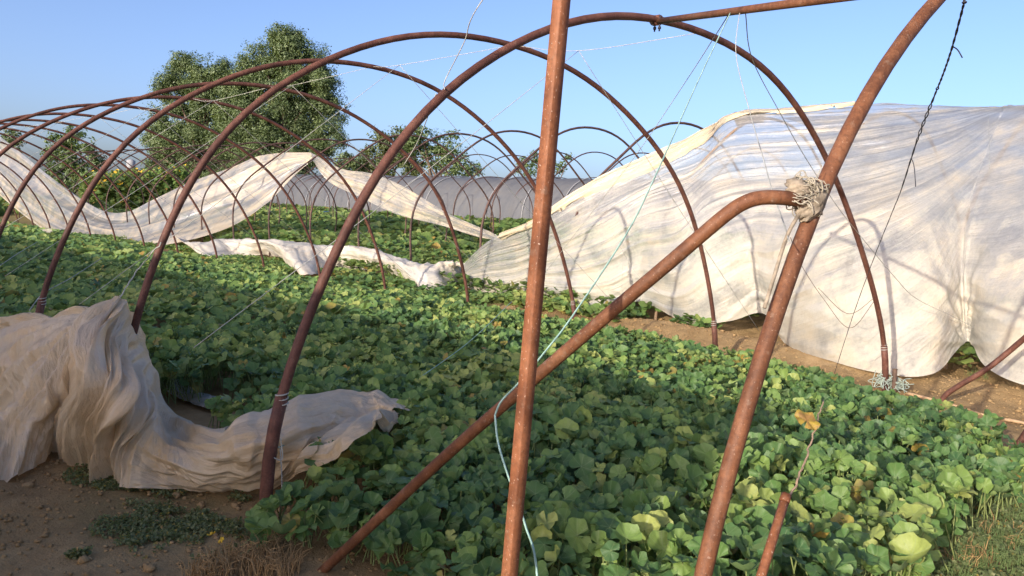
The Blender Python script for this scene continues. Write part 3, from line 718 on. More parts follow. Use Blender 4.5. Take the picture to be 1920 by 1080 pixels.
rib = sheet('plastic_sheet', P, dd, M['film_rib'], 'wide plastic sheet sagging in a valley between hoops in front of the big trees', db=-.07*(1-U_)+.08*np.clip((V_-.8)*4, 0, 1)+.03)
c_t = [(583,286,13.0),(640,316,13.4),(700,326,13.9),(760,352,14.4),(830,395,14.9),(900,428,15.2),(945,450,15.4)]
c_b = [(586,300,12.9),(616,340,13.2),(680,372,13.7),(745,402,14.2),(830,424,14.7),(895,445,15.0),(940,456,15.2)]
G = [np.array([on_x(*q) for q in c_t])*(1-v)+np.array([on_x(*q) for q in c_b])*v for v in (0, .33, .66, 1)]
P = grid_interp(G, 110, 30); U_, V_ = np.meshgrid(np.linspace(0, 1, 110), np.linspace(0, 1, 30))
sheet('hanging_flap', P, ridge(V_*3.4, U_*1.4, 81, 3)*.22*np.clip(U_*4, .1, 1), M['film_rib'], None, parent=rib)

# --- slack roll lying along the near foot of the middle tunnel
r_t = [(338,450,9.9),(372,462,9.9),(430,452,10.1),(500,453,10.2),(560,455,10.4),(640,463,10.4),(700,471,10.4),(760,490,10.35),(805,500,10.3),(862,497,10.3),(885,500,10.3)]
r_b = [(352,458,10.1),(388,482,10.0),(450,480,10.0),(525,480,10.0),(570,516,9.9),(625,506,9.95),(700,507,9.95),(745,520,9.9),(800,546,9.9),(858,533,9.95),(885,520,10.1)]
T_ = np.array([on_x(*q) for q in r_t]); B_ = np.array([on_land(q[0], q[1], .09) for q in r_b])
G = [T_*(1-v)+B_*v+V(-.32, 0, .19)*math.sin(math.pi*v) for v in np.linspace(0, 1, 6)]
P = grid_interp(G, 260, 44); U_, V_ = np.meshgrid(np.linspace(0, 1, 260), np.linspace(0, 1, 44))
dd = ridge(V_*2.8, U_*9, 91, 3)*.13+(fbm(U_*46, V_*4, 93, 3)-.5)*.11
sheet('plastic_sheet', P, dd*np.clip(U_*12, .1, 1), M['film_roll'], 'low crumpled strip of whitish plastic lying along the foot of the middle tunnel')
# --- white scrap at far left
G = [[on_x(-30, 425, 7.3), on_x(20, 428, 7.3), on_x(60, 436, 7.3), on_x(100, 428, 7.3)], [on_x(-30, 445, 7.0), on_x(20, 443, 7.0), on_x(60, 446, 7.0), on_x(95, 446, 7.0)]]
P = grid_interp(G, 60, 16); U_, V_ = np.meshgrid(np.linspace(0, 1, 60), np.linspace(0, 1, 16))
sheet('plastic_scrap', P, ridge(V_*3, U_*6, 97)*.18, M['film_white'], 'small whitish plastic scrap on the ground at the far left', cat='plastic scrap')

# --- brownish heap along the near wall of the first tunnel
pile = empty('plastic_heap', (1.6, 4.6, 0))
tag(pile, 'big brownish crumpled plastic sheet heaped at lower left, its peak tied up by string', 'plastic sheet')
def part(name, P, disp, uvs=None):
    o = sheet(name, P, disp, M['film_dirty'], None, uvs); o.parent = pile
    o.matrix_parent_inverse = Matrix.Translation(pile.location).inverted(); return o
def gp(px, py, z): return on_z(px, py, z)
K = [  # top, mid, bottom
 (on_x(222,559,1.72), on_x(150,690,1.45), gp(106,834,.02)),
 (on_x(228,560,1.73), on_x(190,710,1.42), gp(150,866,.02)),
 (on_x(246,600,1.80), on_x(222,740,1.45), gp(200,891,.03)),
 (on_x(283,690,1.95), on_x(262,785,1.60), gp(250,909,.03)),
 (on_x(345,785,2.05), on_x(330,842,1.72), gp(320,916,.03)),
 (on_x(430,817,2.05), on_x(415,860,1.80), gp(400,912,.03)),
 (on_x(490,785,2.20), on_x(480,840,1.90), gp(470,908,.04)),
 (on_x(560,746,2.50), on_x(548,815,2.10), gp(540,897,.10)),
 (on_x(650,727,2.95), on_x(635,795,2.50), gp(620,875,.27)),
 (on_x(726,739,3.15), on_x(708,785,2.80), gp(690,836,.42)),
 (on_x(768,774,3.0), on_x(748,782,2.9), gp(722,790,.48))]
G = [[k[0] for k in K], [k[0]*.5+k[1]*.5+V(-.05, .03, .03) for k in K], [k[1] for k in K], [k[1]*.45+k[2]*.55+V(-.04, .0, .02) for k in K], [k[2] for k in K]]
P = grid_interp(G, 420, 150); U_, V_ = np.meshgrid(np.linspace(0, 10, 420), np.linspace(0, 1, 150))
lf = np.clip(1-(U_-2.2)/2.6, 0, 1); lf = lf*lf*(3-2*lf)
dd = lf*ridge(U_*2.0+.5*V_, V_*.7, 101, 2)*.20*np.clip(V_*3.2, .12, 1)
dd += (1-lf)*(ridge(V_*3.6+.12*np.sin(U_), U_*.28, 103, 3)*.13)*np.clip((10-U_)/2.5, .25, 1)
dd += (fbm(U_*1.7, V_*5, 105, 3)-.5)*.06+ridge(U_*1.1+V_*2.3, V_*2.1-U_*.5, 109, 2)*.05
dd += np.clip(U_-6.5, 0, 1)*ridge(U_*1.3, V_*2.2, 107, 2)*.07
for f0, am, wd_ in ((.35, .05, .05), (.8, .06, .06), (1.25, .05, .05), (1.9, .06, .07), (2.5, .05, .06), (3.2, .05, .07)):
    ff = U_-f0-.35*(fbm(V_*1.7, V_*0+f0*7, 117, 2)-.5); dd += lf*am*.6*np.clip(V_*3, .1, 1)*(np.exp(-np.abs(ff)/wd_)-.7*np.exp(-np.abs(ff-wd_*2.2)/wd_))
for f0, am, wd_ in ((.2, .03, .014), (.38, .045, .018), (.52, .035, .014), (.66, .045, .018), (.8, .035, .014), (.92, .03, .012)):
    ff = V_-f0-.12*(fbm(U_*.6, U_*0+f0*7, 119, 2)-.5); dd += (1-lf)*am*.6*(.3+fbm(U_*.8, U_*0+f0*31, 121, 2))*np.clip((10-U_)/2, .1, 1)*(np.exp(-np.abs(ff)/wd_)-.7*np.exp(-np.abs(ff-wd_*2.2)/wd_))
uvs = np.stack([U_*.1*(1-lf)+V_*lf*.8, V_*(1-lf)+U_*.35*lf], -1)
part('trailing_swag', P, dd, uvs)
# left skirt
T0 = [on_x(-70,640,1.35), on_x(-10,625,1.40), on_x(55,612,1.52), on_x(110,602,1.60), on_x(160,592,1.67), on_x(198,574,1.71), on_x(223,558,1.73)]
M0 = [on_x(-75,780,1.12), on_x(-10,765,1.18), on_x(40,752,1.24), on_x(80,740,1.30), on_x(118,718,1.38), on_x(152,690,1.45), on_x(180,672,1.49)]
B0 = [gp(-70,940,.02), gp(-5,912,.02), gp(35,892,.02), gp(66,872,.02), gp(96,846,.02), gp(112,828,.03), gp(135,800,.05)]
T0, M0, B0 = [[q[0]*3.2-q[1]*2.2, q[0]*2-q[1]]+q for q in (T0, M0, B0)]
G = [T0, [a*.5+b*.5+V(-.05, 0, .03) for a, b in zip(T0, M0)], M0, [a*.5+b*.5+V(-.02, 0, .02) for a, b in zip(M0, B0)], B0]
P = grid_interp(G, 200, 120); U_, V_ = np.meshgrid(np.linspace(-.33, 1, 200), np.linspace(0, 1, 120))
pa = np.arctan2(V_+.02, 1.02-U_); pr_ = np.hypot(V_, 1-U_)
dd = ridge(pa*4.6, pr_*.8, 111, 2)*.17*np.clip(pr_*1.6, .1, 1)+ridge(pa*10, pr_*1.2, 112, 2)*.04*np.clip(pr_*2, 0, 1)+(fbm(U_*7, V_*9, 113, 4)-.5)*.07
for f0, am in ((.28, .05), (.5, .06), (.72, .06), (.95, .05), (1.2, .06), (1.4, .04)):
    ff = pa-f0-.10*(fbm(pr_*3, pr_*0+f0*7, 127, 2)-.5); dd += am*.6*np.clip(pr_*2, .05, 1)*(np.exp(-np.abs(ff)/.03)-.7*np.exp(-np.abs(ff-.07)/.03))
part('left_skirt', P, dd, np.stack([V_*.8, U_*1.2+V_*.5], -1))
# bunched roll at the upper left
ctr = [on_x(-90,635,1.42), on_x(-20,618,1.5), on_x(30,612,1.58), on_x(75,618,1.66), on_x(120,622,1.74), on_x(165,612,1.84), on_x(205,600,1.9)]
ctr = [ctr[0]*4-ctr[1]*3, ctr[0]*2-ctr[1]]+ctr
C_ = spline(ctr, 140); al = np.linspace(0, 2*math.pi, 60); tt = np.linspace(0, 1, 140)
rr = .12+.05*np.sin(tt*9)+.03*np.sin(tt*23+1); rr = rr*np.clip((1-tt)*4, .25, 1)
P = np.zeros((60, 140, 3))
for i, a in enumerate(al): P[i] = C_+np.stack([-np.cos(a)*rr*.8, np.cos(a)*rr*.3, np.sin(a)*rr*1.15], -1)
U_, V_ = np.meshgrid(tt, al/6.283)
dd = ridge(V_*5+U_*2, U_*5, 121, 3)*.075*np.clip(np.sin(V_*math.pi),0,1)**.3+(fbm(U_*14, V_*7, 123, 3)-.5)*.05
part('bunched_roll', P, dd)
# limp fold hanging behind the hoop
G = [[on_x(224,560,1.75), on_x(236,566,1.85), on_x(250,590,2.0), on_x(258,610,2.1)], [on_x(230,640,1.8), on_x(250,640,1.95), on_x(268,645,2.1), on_x(272,650,2.2)], [on_x(250,730,1.9), on_x(270,715,2.0), on_x(285,700,2.15), on_x(276,680,2.25)]]
P = grid_interp(G, 50, 60); U_, V_ = np.meshgrid(np.linspace(0, 1, 50), np.linspace(0, 1, 60))
part('limp_fold', P, ridge(U_*4, V_*1.5, 131)*.06)

# --- grey covered tunnel in the distance, and the covered neighbour tunnel that casts the shade
def covered(name, X0, y0, y1, z0, Wd, Hh, mat, label, ny_=120, seed=0, rib_gap=2.0, rope=False):
    root = empty(name, (X0+Wd/2, (y0+y1)/2, z0)); tag(root, label, 'polytunnel')
    ph = np.linspace(0.0, math.pi, 46); yy = np.linspace(y0, y1, ny_)
    PH, YY = np.meshgrid(ph, yy)
    rr = 1+.03*np.sin(PH*2)**2
    saggy = .045*np.abs(np.sin((YY-y0)/rib_gap*math.pi))*np.sin(PH)
    wob = (fbm(YY*.35, PH*3, seed, 3)-.5)*.10
    P = np.stack([X0+Wd/2-Wd/2*np.cos(PH)*rr, YY, z0+(Hh*rr/1.0)*np.sin(PH)**.92-saggy+wob*np.sin(PH)], -1)
    o = mesh_obj('cover', P.reshape(-1, 3), grid_faces(ny_, 46), mat, uv=np.stack([PH/3.14, (YY-y0)/12], -1).reshape(-1, 2))
    o.parent = root; o.matrix_parent_inverse = Matrix.Translation(root.location).inverted()
    for yv in (y0+.01, y1-.01):
        i = 0 if yv < (y0+y1)/2 else -1; ring = P[i]; n = len(ring)
        rows = [ring*(1-s)+(V(X0+Wd/2, ring[0][1], z0)*0+np.stack([ring[:, 0], ring[:, 1], np.full(n, z0)], -1))*s for s in np.linspace(0, 1, 10)]
        Q = np.stack(rows); o = mesh_obj('end_wall', Q.reshape(-1, 3), grid_faces(10, n), mat, uv=np.stack([Q[..., 0]/6, Q[..., 2]/3], -1).reshape(-1, 2))
        o.parent = root; o.matrix_parent_inverse = Matrix.Translation(root.location).inverted()
    for yv in np.arange(y0, y1+.01, rib_gap*2):
        pr = np.stack([X0+Wd/2-(Wd/2-.05)*np.cos(ph)*(1+.03*np.sin(ph*2)**2), np.full(46, yv), z0+(Hh-.04)*(1+.03*np.sin(ph*2)**2)*np.sin(ph)**.92+.05], -1)
        mb = MB(); tube(mb, pr, .022, 6); child(mb, 'hoop', M['rust'], root)
    if rope:
        for yv in np.arange(y0+.6, y1-1, 2.4):
            ph2 = np.linspace(.03, math.pi-.03, 40); r2 = (1+.03*np.sin(ph2*2)**2)*1.006
            pr = np.stack([X0+Wd/2-Wd/2*np.cos(ph2)*r2, yv+1.1*ph2/math.pi, z0+Hh*r2*np.sin(ph2)**.92+.012], -1)
            mb = MB(); tube(mb, pr, .026, 4); child(mb, 'rope', M['rope_pale'], root)
    return root
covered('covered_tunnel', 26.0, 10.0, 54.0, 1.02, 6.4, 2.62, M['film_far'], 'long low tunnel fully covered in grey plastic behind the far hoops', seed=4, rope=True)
covered('covered_tunnel', -8.0, 1.15, 46.0, 0.0, 6.6, 2.84, M['film_white'], 'whitish plastic covered tunnel standing beside the path left of the camera', seed=8)

# ------------------------------------------------------------------ melon plants
def leaf_template(seg, rings):
    th = np.linspace(-math.pi+.20, math.pi-.20, seg); r = 1.0*(1+.060*np.cos(5*th)+.018*np.cos(3*th+.7)-.02*np.cos(th)+(.030*np.cos(17*th) if seg > 20 else 0))*(1-.22*np.exp(-((np.abs(th)-math.pi)/.5)**2))
    r = r*(1-.18*np.exp(-((np.abs(th)-math.pi)/.35)**2)*0+0)
    v = [(0, 0, 0)]; rad = [0]
    for k in range(1, rings+1):
        f_ = k/rings
        for t, q in zip(th, r): v.append((math.cos(t)*q*f_, math.sin(t)*q*f_, 0)); rad.append(f_)
    f = [(0, 1+j, 2+j) for j in range(seg-1)]; f4 = []
    for k in range(rings-1):
        for j in range(seg-1): a = 1+k*seg+j; f4.append((a, a+seg, a+seg+1, a+1))
    return np.array(v), np.array(f), np.array(f4).reshape(-1, 4), np.array(rad)
def build_leaves(pos, size, tint, dry, seg, rings, tilt_sd, bias, rng, stems=False, stem_len=None):
    N = len(pos); tv, f3, f4, rad = leaf_template(seg, rings); n = len(tv)
    ang = np.arctan2(tv[:, 1], tv[:, 0])
    cup = rng.normal(.12, .24, N)[:, None]; wav = rng.normal(0, .10, (N, 1)); ph = rng.uniform(0, 6.3, (N, 1)); fold = rng.normal(.10, .17, (N, 1)); asp = rng.uniform(.85, 1.15, (N, 1))
    X = np.broadcast_to(tv[:, 0], (N, n))*asp; Y = np.broadcast_to(tv[:, 1], (N, n))/asp
    r2 = rad[None]**2
    Z = cup*r2+wav*1.3*r2*np.cos(5*ang[None]+ph)+fold*(np.sqrt(Y*Y+.03)-.17)+.07*np.cos(8*ang[None]+2*ph)*rad[None]**3+rng.normal(0, .05, (N, 1))*X*X
    loc = np.stack([X, Y, Z], -1)*size[:, None, None]
    # orientation
    nx_ = rng.normal(0, tilt_sd, N)+bias[0]; ny_ = rng.normal(0, tilt_sd, N)+bias[1]
    nn = np.stack([nx_, ny_, np.ones(N)], -1); nn /= np.linalg.norm(nn, axis=1)[:, None]
    a = rng.uniform(0, 2*math.pi, N); ref = np.stack([np.cos(a), np.sin(a), np.zeros(N)], -1)
    e1 = ref-nn*(ref*nn).sum(1)[:, None]; e1 /= np.linalg.norm(e1, axis=1)[:, None]; e2 = np.cross(nn, e1)
    W = loc[..., 0:1]*e1[:, None]+loc[..., 1:2]*e2[:, None]+loc[..., 2:3]*nn[:, None]+pos[:, None]
    off = (np.arange(N)*n)[:, None, None]
    F3 = (f3[None]+off).reshape(-1, 3); F4 = (f4[None]+off).reshape(-1, 4) if len(f4) else np.zeros((0, 4), int)
    lc = np.stack([X, Y, np.broadcast_to(rad, (N, n))], -1).reshape(-1, 3)
    verts = W.reshape(-1, 3); T = np.repeat(tint, n); D = np.repeat(dry, n)
    if stems:
        end = pos.copy(); end[:, :2] += rng.normal(0, .05, (N, 2)); end[:, 2] -= stem_len
        d = np.array([[1, 0, 0], [-.5, .87, 0], [-.5, -.87, 0]])*.0035
        sv = np.concatenate([pos[:, None]+d[None], end[:, None]+d[None]*1.2], 1).reshape(-1, 3)
        o_ = len(verts)+(np.arange(N)*6)[:, None, None]
        sf = np.array([(0, 1, 4, 3), (1, 2, 5, 4), (2, 0, 3, 5)])[None]+o_
        verts = np.vstack([verts, sv]); F4 = np.vstack([F4, sf.reshape(-1, 4)])
        T = np.concatenate([T, np.full(N*6, .9)]); D = np.concatenate([D, np.zeros(N*6)]); lc = np.vstack([lc, np.tile([1., .4, 1.], (N*6, 1))])
    return verts, F3, F4, T, D, lc
def canopy_h(x, y):
    return .17+.24*fbm(x*.75, y*.75, 201, 3)+.10*(fbm(x*2.6, y*2.6, 205, 2)-.3)
HEAP = np.array([k[2][:2] if i < 7 else .45*k[2][:2]+.55*k[1][:2] for i, k in enumerate(K)]+[k[0][:2]*.95+k[2][:2]*.05 for k in K[::-1]])
def in_poly(x, y, Q):
    c = np.zeros(len(x), bool); n = len(Q)
    for i in range(n):
        (x0, y0), (x1, y1) = Q[i], Q[(i+1) % n]
        c ^= ((y0 > y) != (y1 > y)) & (x < (x1-x0)*(y-y0)/(y1-y0+1e-12)+x0)
    return c
def inside1(x, y):                 # outline of the melon bed in the near tunnel
    e = (fbm(x*1.5, y*1.5, 211, 3)-.5)*.7
    lo = np.where(y < 1.5, 1.45, np.where(y < 1.9, 1.45+(y-1.5)*.62, np.where(y < 2.15, 1.70, np.where(y < 2.98, 1.90, np.where(y < 3.35, 1.70, np.where(y < 6.6, 2.15, 1.9))))))
    hi = np.where(y < 3.2, 6.25+(y-1.2)*.78, np.where(y < 9, 7.85, 8.3))
    ok = (x > lo+e*.5) & (x < hi+e) & (y > .95+e*.5-.12*np.clip(x-3.5, 0, 3)*0)
    gap = np.hypot((x-2.35)/.42, (y-5.15)/.55) < 1
    ok &= ~gap
    ok &= ~((fbm(x*1.9, y*1.9, 221, 2) > .77) & (y > 3.2))
    # nothing grows through the plastic heap
    ok &= ~in_poly(x, y, HEAP)
    return ok
def scatter(n, x0, x1, y0, y1, rng): return rng.uniform(x0, x1, n), rng.uniform(y0, y1, n)
def colour(N, x, y, rng, mean=.42, sd=.27, dryp=.02):
    t = np.clip(rng.normal(mean, sd, N)+(fbm(x*1.1, y*1.1, 231, 3)-.5)*1.15, 0, 1)
    d = np.where(rng.uniform(0, 1, N) < dryp*(.3+2.2*(fbm(x*1.6, y*1.6, 233, 2) > .55)), rng.uniform(.5, 1, N), 0.)
    return t, d
parts = []
rng = np.random.default_rng(11)
for (n, x0, x1, y0, y1, sz, seg, rings, stems) in ((21000, 1.2, 8.8, .6, 7.6, (.034, .068), 27, 3, True), (12500, 1.6, 8.8, 7.6, 17, (.048, .080), 12, 1, False), (13000, 1.6, 8.6, 17, 44, (.08, .125), 8, 1, False)):
    x, y = scatter(n, x0, x1, y0, y1, rng); k = inside1(x, y); x, y = x[k], y[k]; N = len(x)
    h = canopy_h(x, y)*np.where(y > 7, np.clip(1-(y-7)*.07, .55, 1), 1)*np.clip(.55+(8.2-x)*.35, .45, 1)*np.clip(.42+(x-1.68)*.95, .42, 1); lay = 1-.62*rng.uniform(0, 1, N)**1.6
    z = gz(x, y)+h*lay+.02
    t, d = colour(N, x, y, rng)
    s = (sz[0]*.75+(sz[1]*1.08-sz[0]*.75)*rng.beta(1.6, 1.7, N))*(.78+.22*lay)
    parts.append(build_leaves(np.stack([x, y, z], -1), s, t, d, seg, rings, .56, (-.36, -.18), rng, stems, np.maximum(.03, h*lay*.8)))
# loose patches on the strip between the first two tunnels
x, y = scatter(15000, 8.0, 10.0, 5.5, 30, rng); k = fbm(x*.9, y*.55, 241, 3) > .62-.26*np.clip((y-6.0)/4, 0, 1)-.3*((x > 9.2) & (y > 6.8)); x, y = x[k], y[k]; N = len(x)
t, d = colour(N, x, y, rng, .5)
parts.append(build_leaves(np.stack([x, y, gz(x, y)+rng.uniform(.02, .15, N)*np.clip(1.3-y*.02, .6, 1.)*np.where((x > 8.9) & (y > 9.5), .55, 1)], -1), rng.uniform(.04, .075, N), t, d, 9, 1, .45, (-.1, -.1), rng))
def join_parts(name, parts, mat, label):
    off = 0; v = []; a = []; b = []; T = []; D = []; L = []
    for (w_, f3, f4, t, d, lc) in parts:
        v.append(w_); a.append(f3+off); b.append(f4+off); T.append(t); D.append(d); L.append(lc); off += len(w_)
    o = mesh_obj(name, np.vstack(v), [np.vstack(a), np.vstack(b)], mat, attrs={'tint': np.concatenate(T), 'dryness': np.concatenate(D), 'leafco': np.vstack(L)})
    return tag(o, label, 'melon plants', kind='stuff')
join_parts('melon_plants', parts, M['melon'], 'dense carpet of broad green melon leaves inside the nearest bare tunnel')
# second and third tunnel beds
def bed(x0, x1, y0, y1, n, sz, hgt, seed, seg=8):
    rng = np.random.default_rng(seed); x, y = scatter(n, x0, x1, y0, y1, rng); k = fbm(x*.8, y*.8, seed, 2) < .74; x, y = x[k], y[k]; N = len(x)
    t, d = colour(N, x, y, rng, .55, .2, .03)
    z = gz(x, y)+hgt*(.35+.65*rng.uniform(0, 1, N)**.6)*(.6+.6*fbm(x*.6, y*.6, seed+3))
    return build_leaves(np.stack([x, y, z], -1), rng.uniform(*sz, N), t, d, seg, 1, .42, (-.15, -.1), rng)
join_parts('melon_plants', [bed(9.75, 15.6, 1.6, 16, 10500, (.05, .085), .36, 301, 10), bed(10.35, 16.2, 16, 46, 9000, (.10, .15), .42, 303)], M['melon_far'], 'sunlit bed of melon leaves under the hoops of the middle tunnel')
join_parts('melon_plants', [bed(16.3, 25.8, 9, 52, 13000, (.12, .19), .45, 311, 7)], M['melon_far'], 'far sunlit bed of melon leaves in front of the grey covered tunnel')
# mulch film showing at the edges of the bed
for (pp, lab) in (([(255,668,2.1),(300,700,2.35),(340,728,2.55),(385,748,2.75),(420,760,2.9)], 'strip of bluish mulch film showing beside the plastic heap'),
                  ([(1380,697,8.05),(1450,712,8.0),(1530,735,7.9),(1600,752,7.9),(1680,770,7.8),(1760,790,7.7)], 'faded strip of mulch film along the right edge of the melon bed')):
    c = []
    for (px, py, X) in pp:
        q = on_z(px, py, .06); c.append(q)
    c = spline(c, 90); side = np.gradient(c, axis=0); side = np.stack([side[:, 1], -side[:, 0], 0*side[:, 0]], -1); side /= np.linalg.norm(side, axis=1)[:, None]
    rows = []
    for s in np.linspace(-1, 1, 12):
        q = c+side*s*.10; q[:, 2] = gz(q[:, 0], q[:, 1])+.035+.05*(1-s*s); rows.append(q)
    P = np.stack(rows); U_, V_ = np.meshgrid(np.linspace(0, 1, 90), np.linspace(0, 1, 12))
    sheet('mulch_film', P, ridge(V_*2, U_*12, 141)*.03, M['mulch'], lab, cat='mulch film')

# ------------------------------------------------------------------ weeds and straw
def weeds(name, spots, label, seed, mat='weed', dens=2.6, size=(.004, .0105), h=.035):
    rng = np.random.default_rng(seed); V_, A_, B_, T_, D_, L_ = [], [], [], [], [], []; ps = []
    for (px, py, rad, n) in spots:
        c = on_z(px, py, 0.)
        r = rad*np.sqrt(rng.uniform(0, 1, int(n*dens))); a = rng.uniform(0, 6.283, int(n*dens))
        x = c[0]+r*np.cos(a); y = c[1]+r*np.sin(a)
        k = fbm(x*6, y*6, seed, 3) > .49; x, y = x[k], y[k]; N = len(x)
        z = gz(x, y)+rng.uniform(.003, h, N)
        ps.append(build_leaves(np.stack([x, y, z], -1), rng.uniform(*size, N), np.clip(rng.normal(.5, .25, N), 0, 1), np.where(rng.uniform(0, 1, N) < .07, .8, 0.), 6, 1, .8, (0, 0), rng))
    off = 0
    for (w_, f3, f4, t, d, lc) in ps:
        V_.append(w_); A_.append(f3+off); T_.append(t); D_.append(d); off += len(w_)
    o = mesh_obj(name, np.vstack(V_), np.vstack(A_), M[mat], attrs={'tint': np.concatenate(T_), 'dryness': np.concatenate(D_)})
    return tag(o, label, 'weeds', kind='stuff')
weeds('creeping_weeds', [(330,950,.34,1500),(200,890,.22,600),(280,985,.26,900),(420,960,.2,600),(150,1035,.07,420),(250,905,.2,900),(360,1010,.28,900),(450,1000,.2,400)], 'low creeping weeds on the brown soil below the plastic heap', 401)
weeds('grassy_weeds', [(1850,1000,.5,3200),(1920,920,.6,3200),(1780,1060,.4,2400),(1880,1070,.35,2000),(1650,1075,.2,700)], 'patch of low weeds and grass in the bottom right corner', 403, size=(.007, .016), h=.07)
def blades(name, spots, label, mat, seed, L=(.12, .3), r=.0024, droop=.6):
    rs = np.random.default_rng(seed); mb = MB()
    for (px, py, rad, n) in spots:
        c = on_z(px, py, 0.)
        for i in range(n):
            a = rs.uniform(0, 6.283); q = rad*math.sqrt(rs.uniform()); x, y = c[0]+q*math.cos(a), c[1]+q*math.sin(a)
            l = rs.uniform(*L); b = rs.uniform(0, 6.283); le = rs.uniform(.15, droop)
            p0 = V(x, y, float(gz(x, y))); p1 = p0+V(math.cos(b)*le*.4*l, math.sin(b)*le*.4*l, l*.6); p2 = p0+V(math.cos(b)*le*1.2*l, math.sin(b)*le*1.2*l, l*(1-le*.6))
            tube(mb, [p0, p1, p2], [r, r*.8, r*.3], 3, False)
    return tag(mb.build(name, M[mat]), label, 'grass', kind='stuff')
blades('dry_grass', [(440,1070,.13,170),(520,1078,.10,120),(390,1090,.10,90),(485,1045,.06,30)], 'tuft of straw coloured dry grass at the bottom edge left of the brace', 'straw', 411, (.06, .17))
blades('dry_grass', [(1790,1062,.16,130),(1260,1010,.07,40),(1905,1030,.2,60)], 'dry straw and grass stalks in the bottom right corner', 'straw', 413, (.05, .16))
blades('green_grass', [(1840,1050,.3,900),(1900,960,.45,1100),(1760,1075,.2,350),(1830,720,.12,50),(1590,742,.1,30)], 'short green grass blades at the right end of the melon bed', 'stem', 415, (.05, .15), .0018)

rng = np.random.default_rng(88); mb = MB(); ico = np.array([(0,0,1),(.89,0,.45),(.28,.85,.45),(-.72,.53,.45),(-.72,-.53,.45),(.28,-.85,.45),(.72,.53,-.45),(-.28,.85,-.45),(-.89,0,-.45),(-.28,-.85,-.45),(.72,-.53,-.45),(0,0,-1)])
icf = [(0,1,2),(0,2,3),(0,3,4),(0,4,5),(0,5,1),(1,6,2),(2,7,3),(3,8,4),(4,9,5),(5,10,1),(6,7,2),(7,8,3),(8,9,4),(9,10,5),(10,6,1),(11,7,6),(11,8,7),(11,9,8),(11,10,9),(11,6,10)]
for i in range(5200):
    if i < 3600: x, y = rng.uniform(7.9, 10.3), rng.uniform(1.2, 9)
    else: x, y = rng.uniform(.6, 2.2), rng.uniform(2.4, 6)
    r_ = rng.uniform(.005, .016)*(1 if rng.uniform() < .94 else 2.2)
    mb.add(ico*r_*rng.uniform(.6, 1.25, (12, 1))*V(1, 1, .7)+V(x, y, float(gz(x, y)+micro(x, y))+r_*.2), f3=icf)
tag(mb.build('soil_clods', M['soil']), 'small clods of brown soil scattered on the bare ground', 'soil clods', kind='stuff')

# ------------------------------------------------------------------ trees
def tree(name, lobes, D, mat, label, leaf=.2, clump=.55, per=26, dens=1., seed=0, group=None, base=None):
    rs = np.random.default_rng(seed); root_px = base or (np.mean([l[0] for l in lobes]), None)
    cs = [];
    for (px, py, rp) in lobes:
        r = rp*D/FPX; cs.append((at_depth(px, py, D+rs.normal(0, .35)*r), r))
    bx = at_depth(root_px[0], 380, D); gzv = float(tz(bx[0], bx[1])); b = V(bx[0], bx[1], gzv)
    root = empty(name, b); tag(root, label, 'tree', group)
    mb = MB(); topc = max(cs, key=lambda c: c[0][2])[0]; hgt = topc[2]-gzv
    tr_ = .035*hgt
    tube(mb, spline([b-V(0, 0, .3), b+V(.1, .1, hgt*.2), b*.6+topc*.4, b*.3+topc*.7], 14), np.linspace(tr_, tr_*.25, 14), 8)
    for (c, r) in cs:
        s = b+V(0, 0, min(hgt*.35, max(.3, (c[2]-gzv)*.45)))
        tube(mb, spline([s, (s+c)/2+V(*rs.normal(0, .05*hgt, 3)), c], 8), np.linspace(tr_*.4, tr_*.08, 8), 6)
    child(mb, 'trunk', M['bark'], root)
    vs, ts = [], []
    for (c, r) in cs:
        ns = 9; sd_ = rs.normal(0, 1, (ns, 3)); sd_ /= np.linalg.norm(sd_, axis=1)[:, None]
        sr = r*rs.uniform(.28, .52, ns); scn = c+sd_*(r*rs.uniform(.5, .85, ns))[:, None]
        nc = int(dens*8*(r/clump)**2)+8; pick = rs.integers(0, ns, nc)
        d = rs.normal(0, 1, (nc, 3)); d /= np.linalg.norm(d, axis=1)[:, None]
        q = scn[pick]+d*(sr[pick]*rs.uniform(.35, 1.05, nc)**.6)[:, None]
        sprig = rs.uniform(0, 1, nc) < .28; q[sprig] = c+d[sprig]*(r*rs.uniform(.85, 1.28, sprig.sum()))[:, None]
        q[:, 2] = np.maximum(q[:, 2], gzv+.2)
        ct = rs.normal(.45, .25, nc)
        for j in range(nc):
            pn = int(per*rs.uniform(.5, 1.4)*(.55 if sprig[j] else 1)); off = rs.normal(0, clump*.42, (pn, 3))*V(1, 1, .7)
            pp = q[j]+off; nn = off/clump+d[j]*.6+V(0, 0, .7)+rs.normal(0, .7, (pn, 3)); nn /= np.linalg.norm(nn, axis=1)[:, None]
            rf = rs.normal(0, 1, (pn, 3)); e1 = rf-nn*(rf*nn).sum(1)[:, None]; e1 /= np.linalg.norm(e1, axis=1)[:, None]; e2 = np.cross(nn, e1)
            l = leaf*rs.uniform(.6, 1.25, pn)[:, None]
            vs.append(np.stack([pp-e1*l, pp+e2*l*.45+nn*l*.1, pp+e1*l, pp-e2*l*.45+nn*l*.1], 1)); ts.append(np.clip(ct[j]+rs.normal(0, .12, pn), 0, 1))
    Vv = np.concatenate(vs); N = len(Vv); Tt = np.repeat(np.concatenate(ts), 4)
    o = mesh_obj('crown', Vv.reshape(-1, 3), np.arange(N*4).reshape(-1, 4), M[mat], attrs={'tint': Tt, 'dryness': np.zeros(N*4)})
    o.parent = root; o.matrix_parent_inverse = Matrix.Translation(root.location).inverted()
    return root
